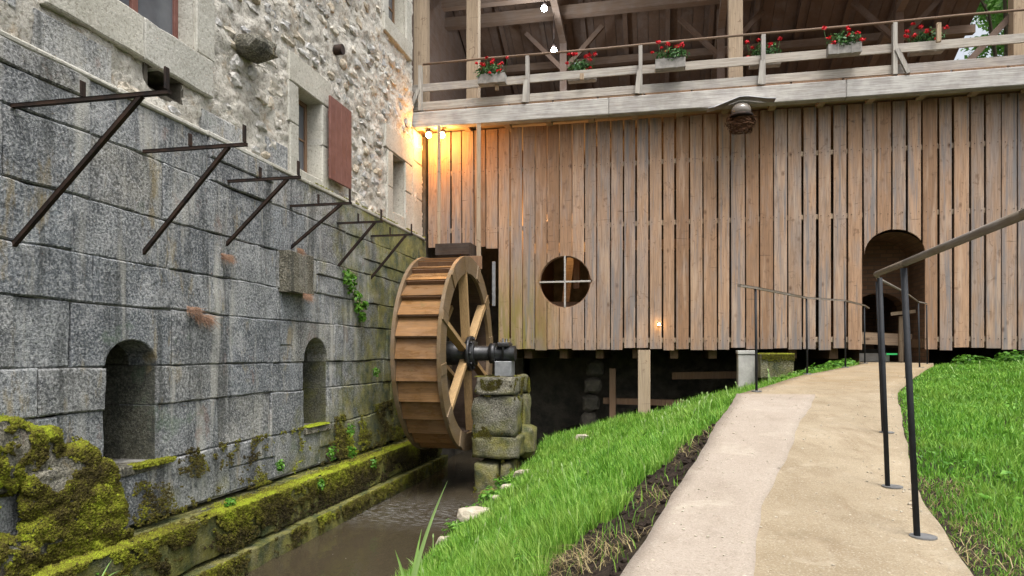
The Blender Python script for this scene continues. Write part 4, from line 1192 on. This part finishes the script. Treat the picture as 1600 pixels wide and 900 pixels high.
c = (.0, 13.02, .53); l = thing('plank_lamp', c, 'tiny warm lamp on the lower planks right of the timber prop', 'lamp')
sphere('bulb', m_bulb_o, l, c, .022); box('lamp_housing', m_iron, l, c[0]-.02, c[0]+.02, c[1]+.02, c[1]+.07, c[2]-.02, c[2]+.02)
c = (-2.4, 14.7, 2.9); l = thing('workshop_lamp', c, 'warm workshop lamp inside the mill seen through the round window', 'lamp')
sphere('bulb', m_bulb_o, l, c, .05); box('bulb_screen', m_iron, l, c[0]-.12, c[0]+.12, c[1]-.10, c[1]-.08, c[2]-.09, c[2]+.12); plight(l, (c[0], c[1]-.2, c[2]-.1), 45, (1, .6, .25))  # front plate added to block the bulb's bright dot through the plank gaps
c = (4.0, 13.5, 1.2)
# lantern with zinc sheet
ln = thing('wall_lantern', (1.38, 12.5, 4.1), 'dark round lantern with straw nest hanging under a bent metal sheet at the gallery beam', 'lantern')
bm = bmesh.new(); q = [(-.56, 4.235), (-.45, 4.25), (-.03, 4.395), (.10, 4.395), (.42, 4.335), (.56, 4.325)]
A = [bm.verts.new((1.38+u, 12.42, z)) for u, z in q]; B = [bm.verts.new((1.38+u, 12.655, z+.01)) for u, z in q]
for i in range(len(q)-1): bm.faces.new((A[i], A[i+1], B[i+1], B[i]))
r_ = bmesh.ops.extrude_face_region(bm, geom=bm.faces[:])
for v in r_['geom']:
    if isinstance(v, bmesh.types.BMVert): v.co.z += .006
bmesh.ops.recalc_face_normals(bm, faces=bm.faces); link('metal_sheet', bm, m_zinc, ln)
M = Mat('cloudy_globe', .15, .6); m_globe = M.out((.16, .14, .12))
sphere('globe', m_globe, ln, (1.38, 12.5, 4.17), .17, .8)
tube('lamp_ring', m_iron, ln, [(1.38, 12.5, 4.10), (1.38, 12.5, 4.06)], .20, 18)
# nest straws
V = []; F = []; rr2 = random.Random(4)
for k in range(700):
    a = rr2.uniform(0, 6.28); r = .05+.2*math.sqrt(rr2.random()); h = rr2.uniform(-.26, .0)
    r *= 1-max(0, -h-.1)*2.2
    p = Vector((1.38+math.cos(a)*r*1.1, 12.52+math.sin(a)*r*.7, 4.06+h)); d = Vector((-math.sin(a), math.cos(a), rr2.uniform(-.6, .4))).normalized()*rr2.uniform(.05, .13)
    n_ = Vector((rr2.random()-.5, rr2.random()-.5, rr2.random()-.5)).normalized()*.006
    b = len(V); V += [p-d/2-n_, p-d/2+n_, p+d/2+n_, p+d/2-n_]; F.append((b, b+1, b+2, b+3))
link('nest', np_mesh('nest', [tuple(v) for v in V], F4=F), m_rusty, ln)
rock('nest_core', m_rusty, ln, (1.38, 12.54, 3.98), (.17, .12, .12), seed=5)

# ------------------------------------------------------------------ geraniums
def leafcloud(n, c, s, size, rng_, up=.3, flat=False):
    V = []; F = []; T = []
    for k in range(n):
        while True:
            p = Vector((rng_.uniform(-1, 1), rng_.uniform(-1, 1), rng_.uniform(-1, 1)))
            if p.length < 1: break
        p = p*(.55+.45*rng_.random())
        q = Vector((c[0]+p.x*s[0], c[1]+p.y*s[1], c[2]+p.z*s[2]))
        nrm = (Vector((p.x, p.y, p.z+up))+Vector([rng_.uniform(-.6, .6) for _ in range(3)])).normalized()
        t = nrm.orthogonal().normalized(); t.rotate(Matrix.Rotation(rng_.uniform(0, 6.28), 3, nrm)); b2 = nrm.cross(t)
        z = size*rng_.uniform(.6, 1.3); b = len(V)
        V += [tuple(q-t*z), tuple(q-b2*z*.6+nrm*z*.2), tuple(q+t*z), tuple(q+b2*z*.6+nrm*z*.2)]; F.append((b, b+1, b+2, b+3)); T += [rng_.random()]*4
    return V, F, T
def planter(xc, inside, seed, label):
    rg = random.Random(seed)
    yb = 12.86 if inside else 12.49; zb = 5.02 if not inside else 5.08
    t = thing('flower_box', (xc, yb, zb), label, 'flower box', 'geranium boxes along the gallery rail')
    wd = .26
    bm = bmesh.new()
    add_box(bm, xc-wd, xc+wd, yb, yb+.02, zb, zb+.17, .003); add_box(bm, xc-wd, xc+wd, yb+.15, yb+.17, zb, zb+.17, .003)
    add_box(bm, xc-wd, xc-wd+.02, yb+.021, yb+.149, zb, zb+.17, .003); add_box(bm, xc+wd-.02, xc+wd, yb+.021, yb+.149, zb, zb+.17, .003)
    add_box(bm, xc-wd+.02, xc+wd-.02, yb+.021, yb+.149, zb+.002, zb+.13)
    link('box', bm, m_box, t)
    for q in (-.11, .11): box('box_strap', m_box, t, xc+q-.012, xc+q+.012, yb-.008, yb-.0005, zb-.01, zb+.18, bev=0)
    V, F, T = leafcloud(360, (xc+rg.uniform(-.04, .04), yb+.05, zb+.24), (rg.uniform(.27, .35), .17, rg.uniform(.15, .20)), .030, rg)
    link('foliage', np_mesh('foliage', V, F4=F, tint=T), m_leaf2, t)
    for k in range(rg.randint(7, 12)):
        c = (xc+rg.uniform(-.33, .33), yb+rg.uniform(-.12, .1), zb+.22+rg.uniform(-.06, .26)); fr_ = rg.uniform(.025, .055)
        V, F, T = leafcloud(34, c, (fr_*1.2, fr_, fr_*.8), .020, rg)
        recentre(link('flower_head', np_mesh('flower_head', V, F4=F, tint=T), m_petal, t))
        tube('flower_stalk', m_geran, t, [(c[0], c[1], c[2]-.03), (c[0]*.8+xc*.2, yb+.08, zb+.16)], .004, 4)
m_leaf2 = mat_tint('geranium_foliage', (.02,.07,.02), (.05,.13,.035), (.10,.22,.06), .2)
planter(-3.05, False, 1, 'leftmost geranium box outside the rail, above the water wheel')
planter(.19, False, 2, 'geranium box outside the rail, left of the middle gallery post')
planter(3.04, False, 3, 'pale grey geranium box outside the rail, right of the bent metal sheet')
planter(-1.41, True, 4, 'geranium box inside the rail, right of the white lamps')
planter(1.83, True, 5, 'geranium box half hidden behind a rail post above the lantern')
planter(4.42, True, 6, 'rightmost geranium box inside the rail, near the roof edge')
for i, (xx, zz, lb) in enumerate(((-2.97, 4.92, 'pale wooden peg under the leftmost geranium box'), (-1.38, 4.98, 'pale wooden peg under the second geranium box'), (4.5, 5.12, 'pale upright peg at the rightmost geranium box'))):
    pg = thing('wooden_peg', (xx, 12.6, zz), lb, 'peg', 'wooden pegs on the gallery rail')
    box('peg', m_new, pg, xx-.035, xx+.035, 12.60, 12.65, zz, zz+(.12 if i < 2 else .32))

# ------------------------------------------------------------------ grass
def blades(n, xy, hfun, hscale, wscale, lean=.35, tint=(.0, 1.0), seg=2, z=None, curl=.5):
    xy = np.asarray(xy); n = len(xy); z0 = ground_h(xy[:, 0], xy[:, 1]) if z is None else z
    base = np.stack([xy[:, 0], xy[:, 1], z0-.01], 1)
    a = np.random.rand(n)*2*np.pi; d = np.stack([np.cos(a), np.sin(a), np.zeros(n)], 1)
    a2 = a+np.pi/2+np.random.randn(n)*.6; wv = np.stack([np.cos(a2), np.sin(a2), np.zeros(n)], 1)
    h = hscale*(.55+.6*np.random.rand(n))*hfun; w_ = wscale*(.6+.8*np.random.rand(n))
    ln = lean*(.2+1.1*np.random.rand(n))
    up = np.array([0, 0, 1.0])
    p1 = base+up*(h*.55)[:, None]+d*(h*ln*.35)[:, None]
    p2 = base+up*(h*(1-.25*ln))[:, None]+d*(h*ln*1.0)[:, None]
    V = np.stack([base-wv*w_[:, None]*.5, base+wv*w_[:, None]*.5, p1+wv*w_[:, None]*.42, p1-wv*w_[:, None]*.42, p2], 1)
    b = np.arange(n)[:, None]*5
    F4 = b+np.array([[0, 1, 2, 3]]); F3 = b+np.array([[3, 2, 4]])
    t = tint[0]+(tint[1]-tint[0])*np.random.rand(n); T = np.stack([t]*5, 1)
    return V.reshape(-1, 3), F3, F4, T.ravel()
def vnoise(x, y, s, o=0):
    return (np.sin(x*s+o)*np.sin(y*s*1.1+o*2)+np.sin(x*s*2.3+y*s*1.1+o)*.6+np.sin(y*s*2.9-x*s*1.7+o*3)*.5)/2.1
rg = np.random.RandomState(12)
def soil_w(y): return np.interp(y, [0, 1.5, 2.3, 3.2, 4.2, 5.2, 5.9], [.5, .5, .50, .48, .45, .28, .06])
def scatter(x0, x1, y0, y1, n):
    """density falls with distance so that it reads alike in the view"""
    u = rg.rand(n*3); y = y0+(y1-y0)*u; x = x0+(x1-x0)*rg.rand(n*3)
    d = np.hypot(x, y); k = rg.rand(n*3) < np.clip((3.6/np.maximum(d, 1))**1.15, 0, 1)
    x, y = x[k][:n], y[k][:n]; return x, y
x, y = scatter(-2.32, 3.4, 0.2, 13.05, 330000)
L = np.interp(y, *XLa.T)
sw = soil_w(y)*(1+.35*vnoise(x, y, 3.1)+.2*vnoise(x, y, 9.7, 2))
k = (x < L-.02) & ((L-x > sw) | (rg.rand(len(x)) < .018)) & ~((x < -2.1) & (y > 10.5)) & (np.hypot(x, y) > .7)
k &= ~((y > 12.7) & (rg.rand(len(x)) < .3))
x, y = x[k], y[k]; L = L[k]
dist = np.hypot(x, y)
hf = .8+.35*vnoise(x, y, 2.1, 1)+.3*rg.rand(len(x)); hf *= np.interp(L-x, [0, .15, .6], [.45, .75, 1]); hf *= np.interp(y, [10.5, 13], [1, 1.25])
V, F3, F4, T = blades(len(x), np.stack([x, y], 1), hf, .145, .0045*np.clip(dist/3.5, .8, 2.6), .5, (.15, .95))
tag(link('bank_grass', np_mesh('bank_grass', V, F3, F4, T), m_grass), 'long bright green grass on the bank between the mill race and the path', 'grass', kind='stuff')
x, y = scatter(.9, 8.5, 0.8, 13.05, 300000)
Rr = np.interp(y, *XRa.T)
bare = (y < 3.9) & (x-Rr < .20+.12*vnoise(x, y, 4)) & (rg.rand(len(x)) < .45)
k = (x > Rr+.01) & ~bare; x, y, Rr = x[k], y[k], Rr[k]; dist = np.hypot(x, y)
hf = .75+.3*vnoise(x, y, 2.4, 5)+.3*rg.rand(len(x)); hf *= np.interp(x-Rr, [0, .1, .35], [.35, .7, 1])
V, F3, F4, T = blades(len(x), np.stack([x, y], 1), hf, .085, .0042*np.clip(dist/3.5, .8, 2.6), .6, (.1, .8))
tag(link('lawn_grass', np_mesh('lawn_grass', V, F3, F4, T), m_grass), 'short green lawn right of the path up to the plank wall', 'grass', kind='stuff')
# clover, plantain and seed stalks between the blades
V = []; F = []; T = []; rg_ = random.Random(31)
for k in range(420):
    if k % 2: y_ = .9+11.5*rg_.random()**1.4; x_ = itp(y_, XR)+.05+rg_.random()*4.5
    else: y_ = 1.5+10*rg_.random()**1.3; x_ = itp(y_, XL)-.55-rg_.random()*2.2
    if x_ < -2.1: continue
    z_ = float(ground_h(x_, y_)); h_ = rg_.uniform(.05, .13)
    if rg_.random() < .6:
        v, f, t = leafcloud(rg_.randint(6, 14), (x_, y_, z_+h_*.6), (.09, .09, h_*.5), rg_.uniform(.012, .022), rg_, 1.2)
        b = len(V); V += v; F += [tuple(q+b for q in ff) for ff in f]; T += t
tag(link('lawn_weeds', np_mesh('lawn_weeds', V, F4=F, tint=T), m_leaf), 'clover and small broad-leaved weeds scattered through the grass', 'weeds', kind='stuff')
V = []; F = []; T = []
for k in range(150):
    y_ = 1.5+11*rg_.random()**1.2; x_ = itp(y_, XL)-.25-rg_.random()*2.6 if k % 3 else itp(y_, XR)+.1+rg_.random()*4
    if x_ < -2.2: continue
    z_ = float(ground_h(x_, y_)); h_ = rg_.uniform(.14, .26)*(1 if k % 3 else .6); e = Vector((x_+rg_.uniform(-.08, .08), y_+rg_.uniform(-.05, .05), z_+h_)); p_ = Vector((x_, y_, z_)); s_ = Vector((.0016, .0008, 0))*max(1, y_/4)
    b = len(V); V += [tuple(p_-s_), tuple(p_+s_), tuple(e+s_), tuple(e-s_)]; F.append((b, b+1, b+2, b+3)); T += [.6]*4
    d_ = (e-p_).normalized(); q0 = e-d_*.03; b = len(V); V += [tuple(q0), tuple(e-s_*2.6), tuple(e+d_*.025), tuple(e+s_*2.6)]; F.append((b, b+1, b+2, b+3)); T += [.9]*4
tag(link('seed_stalks', np_mesh('seed_stalks', V, F4=F, tint=T), m_reed), 'thin pale green seed stalks standing above the grass', 'grass', kind='stuff')
# straw on the bare soil
y = rg.uniform(.3, 6.2, 9000); L = np.interp(y, *XLa.T); x = L-.02-rg.rand(len(y))*(soil_w(y)+.15)
k = (vnoise(x, y, 4.3, 3)+.8*rg.rand(len(x)) > .82); x, y = x[k], y[k]
V, F3, F4, T = blades(len(x), np.stack([x, y], 1), np.ones(len(x)), .07, .003, 2.6, (0, 1))
y2 = rg.uniform(.8, 3.9, 1200); x2 = np.interp(y2, *XRa.T)+.02+rg.rand(len(y2))*.3
V2, F32, F42, T2 = blades(len(x2), np.stack([x2, y2], 1), np.ones(len(x2)), .06, .003, 2.4, (0, 1))
n0 = len(V); V = np.concatenate([V, V2]); F3 = np.concatenate([F3, F32+n0]); F4 = np.concatenate([F4, F42+n0]); T = np.concatenate([T, T2])
tag(link('straw', np_mesh('straw', V, F3, F4, T), m_straw), 'dry straw and stubble on the dark soil beside the path', 'straw', kind='stuff')
# soil clods
bm = bmesh.new()
for k in range(420):
    y = rp.uniform(.8, 5.9); L = itp(y, XL); x = L-.03-rp.random()*float(soil_w(y)); s = rp.uniform(.006, .022)
    rock_bm(bm, (x, y, float(ground_h(x, y))+s*.3), (s, s*1.1, s*.7), sub=1, amp=.6, seed=k)
tag(link('soil_clods', bm, m_soil), 'crumbs of dark soil along the left edge of the path', 'soil', kind='stuff')

# grit and small stones on the path
bm = bmesh.new()
for k in range(900):
    y = .6+10*rp.random()**1.6; L, R_ = itp(y, XL), itp(y, XR); e = rp.random()
    x = L+.03+rp.random()**2*.25 if e < .35 else (R_-.03-rp.random()**2*.2 if e < .6 else rp.uniform(L+.05, R_-.05)); q = rp.uniform(.002, .007)
    if rp.random() < .03: q *= 1.8
    zz_ = itp(y, ZP)+(.008 if x < itp(y, XS) and y < 7.1 else 0)
    g = bmesh.ops.create_icosphere(bm, subdivisions=1, radius=1)['verts']
    for v in g: v.co = Vector((x+v.co.x*q*rp.uniform(.8, 1.3), y+v.co.y*q*rp.uniform(.8, 1.3), zz_+q*.3+v.co.z*q*.6))
tag(link('path_grit', bm, m_rock), 'small grit and pebbles lying on the path surface', 'gravel', kind='stuff')

# long-leaved sedge in front of the water
def ribbon(bm, pts, w0, lay):
    vs_ = []
    for i, p in enumerate(pts):
        t = i/(len(pts)-1); d = (pts[min(i+1, len(pts)-1)]-pts[max(i-1, 0)]).normalized(); s = d.cross(Vector((.3, -1, .2))).normalized()*w0*(1-t**2.5)*.5*(.6+.4*min(1, t*5))
        n_ = s.cross(d).normalized()*w0*.12
        vs_.append((bm.verts.new(p-s+n_), bm.verts.new(p-n_), bm.verts.new(p+s+n_)))
    for a, b in zip(vs_[:-1], vs_[1:]):
        for q in (0, 1):
            f = bm.faces.new((a[q], a[q+1], b[q+1], b[q])); f.smooth = True
def tint_bm(me, v=None):
    a = me.attributes.new('tint', 'FLOAT', 'POINT')
    for i in range(len(me.vertices)): a.data[i].value = v if v is not None else random.random()
def sedge(base, leaves, label, w=.022):
    t = thing('sedge_plant', base, label, 'plant')
    for (dx, dy, h, droop) in leaves:
        bm = bmesh.new(); b0 = Vector(base); pts = []
        for i in range(12):
            u = i/11; pts.append(b0+Vector((dx*u**1.5, dy*u**1.5, h*(u-droop*u**3))))
        ribbon(bm, pts, w, None); o = link('leaf', bm, m_reed, t); tint_bm(o.data, random.uniform(.3, .9))
    return t
zg = float(ground_h(-1.56, 4.2))
sedge((-1.57, 4.22, zg-.05), [(.26, .0, .88, .02), (-.10, .0, .42, .05), (.05, .1, .52, .0), (-.42, -.05, .42, .75), (.30, -.1, .34, .5), (-.22, -.1, .30, .4), (.12, -.1, .30, .1), (-.3, .1, .18, .6), (.02, -.1, .22, .0)], 'tall sedge with long arching blades at the water edge in front', .028)
zg2 = float(ground_h(-1.9, 4.9))
sedge((-2.1, 5.9, -2.05), [(.12, 0, .30, .1), (-.15, .05, .28, .3), (.22, 0, .22, .6), (-.05, .1, .34, .0), (.3, .1, .25, .5)], 'small tuft of arching blades beside the pale bank rock', .014)
sedge((-3.95, 4.25, -1.72), [(.2, 0, .16, .6), (.12, .1, .20, .3), (-.05, .2, .2, .1), (.1, .2, .14, .5)], 'green blades at the lower left corner on the mossy ledge', .014)

# bank rocks
for i, (x, y, s, lb) in enumerate(((-2.08, 7.75, .17, 'largest pale rock at the water edge'), (-2.0, 9.2, .10, 'small pale rock below the pier in the bank grass'), (-1.95, 9.9, .12, 'flat pale rock in the grass right of the pier'), (-2.0, 8.6, .08, 'small reddish rock on the bank between the pier and the largest rock'), (-2.15, 6.9, .10, 'brown rock half under the near bank grass'), (-2.5, 10.2, .13, 'flat wet rock in the water at the pier foot'), (-1.25, 11.6, .12, 'flat white rock in the grass before the dark cellar opening'))):
    z = float(ground_h(x, y)) if x > -2.25 else -2.2
    o = rock('bank_rock', m_rock if i != 5 else m_plinth, None, (x, y, z+s*.35), (s*1.1, s, s*.75), seed=i+3, sub=3, amp=.4); tag(o, lb, 'rock')
# bank edge rubble face
eb = thing('bank_edging', (-2.2, 7, -2.2), 'rough stones lining the right edge of the mill race', 'edging')
y = 1
while y < 10.4:
    s = rs.uniform(.12, .26); rock('stone', m_plinth, eb, (-2.24, y+s, -2.22+rs.uniform(-.03, .04)), (.10, s, .13), seed=y*3, amp=.4); y += 2*s+.02

# leafy plants
def weeds(name, centers, mat, size, n, label, cat, h=.18, seed=3):
    rg_ = random.Random(seed); V = []; F = []; T = []
    for (x, y, r) in centers:
        z = float(ground_h(x, y))
        v, f, t = leafcloud(int(n*r/.3), (x, y, z+h*.5), (r, r*.8, h), size, rg_, .8)
        b = len(V); V += v; F += [tuple(q+b for q in ff) for ff in f]; T += t
    return tag(link(name, np_mesh(name, V, F4=F, tint=T), mat), label, cat, kind='stuff')
weeds('weeds', [(2.25, 12.0, .3), (2.6, 12.2, .3), (2.9, 12.4, .28), (1.95, 11.6, .25), (2.3, 11.4, .2), (3.1, 12.6, .2), (2.75, 11.85, .15)], m_leaf, .035, 330, 'low broad-leaved weeds beside the path end under the planks', 'weeds', .14)
weeds('weeds', [(-2.15, 8.1, .22), (-2.15, 8.9, .25), (-2.1, 9.5, .25), (-2.15, 7.2, .18)], m_leaf, .03, 260, 'leafy weeds hanging over the water edge below the pier', 'weeds', .16, 8)
weeds('weeds', [(4.9, 12.6, .25), (5.6, 12.7, .3), (6.3, 12.6, .3), (7.0, 12.4, .4), (6.0, 12.3, .25)], m_fern, .035, 300, 'darker weeds along the foot of the planks right of the doorway', 'weeds', .14, 9)
# small plants on canal ledge
V = []; F = []; T = []; rg_ = random.Random(21)
for (x, y, z, r) in ((-4.1, 9.5, -1.6, .12), (-4.2, 8.4, -1.3, .13), (-4.15, 8.9, -1.35, .12), (-4.3, 7.3, -1.3, .1), (-4.1, 4.4, -1.75, .14), (-4.35, 9.3, -1.1, .12), (-4.35, 10.2, -.3, .1), (-4.1, 7.9, -1.62, .1), (-4.2, 6.2, -1.5, .09)):
    v, f, t = leafcloud(80, (x, y, z), (r*.6, r, r), .022, rg_, .4); b = len(V); V += v; F += [tuple(q+b for q in ff) for ff in f]; T += t
tag(link('ledge_weeds', np_mesh('ledge_weeds', V, F4=F, tint=T), m_leaf), 'small leafy weeds rooted in the mossy canal ledge', 'weeds', kind='stuff')
# ivy sprays on wall
iv = thing('wall_creeper', (XF, 9.3, 1.1), 'bright green creeper hanging on the granite below the farther brackets', 'creeper')
V = []; F = []; T = []
for (y, z, r) in ((9.35, 1.12, .16), (9.5, 1.0, .16), (9.7, .85, .15), (9.75, .68, .12), (9.55, 1.12, .1), (10.0, .75, .08), (9.9, .55, .1)):
    v, f, t = leafcloud(45, (XF+.06, y, z), (.06, r, r), .036, rg_, .3); b = len(V); V += v; F += [tuple(q+b for q in ff) for ff in f]; T += t
link('foliage', np_mesh('foliage', V, F4=F, tint=T), m_leaf, iv)
tube('stem', m_bark, iv, [(XF+.02, 9.3, 1.25), (XF+.04, 9.5, 1.0), (XF+.04, 9.8, .7), (XF+.03, 9.85, .5)], .006, 5)
# reddish dry tufts on wall
V = []; F = []; T = []
for (y, z, x, r) in ((6.55, 1.02, XF+.02, .10), (6.15, .36, XF+.03, .13), (8.0, .72, XF+.16, .10), (7.9, 1.28, XF+.12, .08), (6.0, .43, XF+.03, .1)):
    for k in range(230):
        a = rg_.uniform(-1.3, 1.3); l_ = r*rg_.uniform(.5, 1.4); p = Vector((x, y+rg_.uniform(-r, r), z+rg_.uniform(-.03, .03)))
        e = p+Vector((l_*rg_.uniform(.2, .7), math.sin(a)*l_*.6, rg_.uniform(-.9, .1)*l_)); s = Vector((0, .002, .002)); b = len(V)
        V += [tuple(p-s), tuple(p+s), tuple(e)]; F.append((b, b+1, b+2)); T += [rg_.random()]*3
tag(link('dry_tufts', np_mesh('dry_tufts', V, F3=F, tint=T), m_drygrass), 'reddish dry grass tufts growing from the granite joints', 'dry grass', kind='stuff')
# ferns
def fern(loc, sc, label, seed):
    rg_ = random.Random(seed); t = thing('fern', loc, label, 'fern', 'ferns at the foot of the plank wall')
    for k in range(9):
        a = rg_.uniform(0, 6.28); L_ = sc*rg_.uniform(.7, 1.1); V = []; F = []; T = []
        pts = [Vector(loc)+Vector((math.cos(a)*L_*u, math.sin(a)*L_*u, L_*(1.1*u-.95*u*u))) for u in [i/13 for i in range(14)]]
        for i in range(1, 13):
            d = (pts[i+1]-pts[i-1]).normalized(); s = d.cross(Vector((0, 0, 1))).normalized(); wl = L_*.22*math.sin(math.pi*min(1, (i+1.5)/14))
            for sg in (-1, 1):
                q = pts[i]; e = q+s*sg*wl+d*wl*.3-Vector((0, 0, wl*.15)); b = len(V)
                V += [tuple(q-d*.02*sc*2), tuple(e), tuple(q+d*.025*sc*2)]; F.append((b, b+1, b+2)); T += [.3+.6*rg_.random()]*3
        for i in range(13):
            b = len(V); V += [tuple(pts[i]+Vector((0,0,.003))), tuple(pts[i]-Vector((0, 0, .004))), tuple(pts[i+1])]; F.append((b, b+1, b+2)); T += [.2]*3
        link('frond', np_mesh('frond', V, F3=F, tint=T), m_fern, t)
fern((4.95, 12.4, float(ground_h(4.95, 12.4))), .34, 'lighter fern closest to the doorway, right of the path end', 1)
fern((5.3, 12.55, float(ground_h(5.3, 12.55))), .38, 'arching fern second from the doorway along the planks', 2)
fern((5.9, 12.7, float(ground_h(5.9, 12.7))), .34, 'fern farthest right at the foot of the planks', 3)

# trees behind, right
def tree(x, y, h, cr, label, seed):
    rg_ = random.Random(seed); z0 = float(ground_h(x, y)); t = thing('broadleaf_tree', (x, y, z0), label, 'tree', 'trees behind the mill')
    tube('trunk', m_bark, t, [(x+.1*math.sin(i), y, z0+h*.8*i/6) for i in range(7)], .24, 10, [1.2, 1, .9, .75, .6, .4, .2])
    cl = []
    for k in range(16):
        a = rg_.uniform(0, 6.28); zz = z0+h*rg_.uniform(.35, 1.0); r = cr*rg_.uniform(.35, 1)*(1-.5*abs((zz-z0)/h-.65)); p = (x+math.cos(a)*r, y+math.sin(a)*r, zz); cl.append(p)
        tube('limb', m_bark, t, [(x, y, z0+h*.3+(zz-z0-h*.3)*.4), ((x*.4+p[0]*.6), (y*.4+p[1]*.6), zz-.5), p], .07, 6, [1, .6, .2])
    V = []; F = []; T = []
    for k, p in enumerate(cl*2):
        q = (p[0]+rg_.uniform(-.8, .8), p[1]+rg_.uniform(-.8, .8), p[2]+rg_.uniform(-.6, .6))
        v, f, tt = leafcloud(300, q, (cr*.42, cr*.42, cr*.3), .11, rg_, .4); b = len(V); V += v; F += [tuple(a+b for a in ff) for ff in f]; T += [min(1, a*.6+.4*((k*7) % 5)/5) for a in tt]
    link('crown', np_mesh('crown', V, F4=F, tint=T), m_tree, t)
tree(10.3, 23.5, 12.5, 2.7, 'green tree visible past the roof edge, nearest the mill', 5)
tree(13.5, 27, 14, 3.2, 'tree filling the upper right corner behind the gallery', 6)
tree(9.3, 22.5, 8.5, 2.3, 'low bushy tree filling the gap under the roof edge', 12)
tree(8.6, 27.5, 11.5, 2.8, 'lower tree behind, partly hidden by the roof slope', 8)
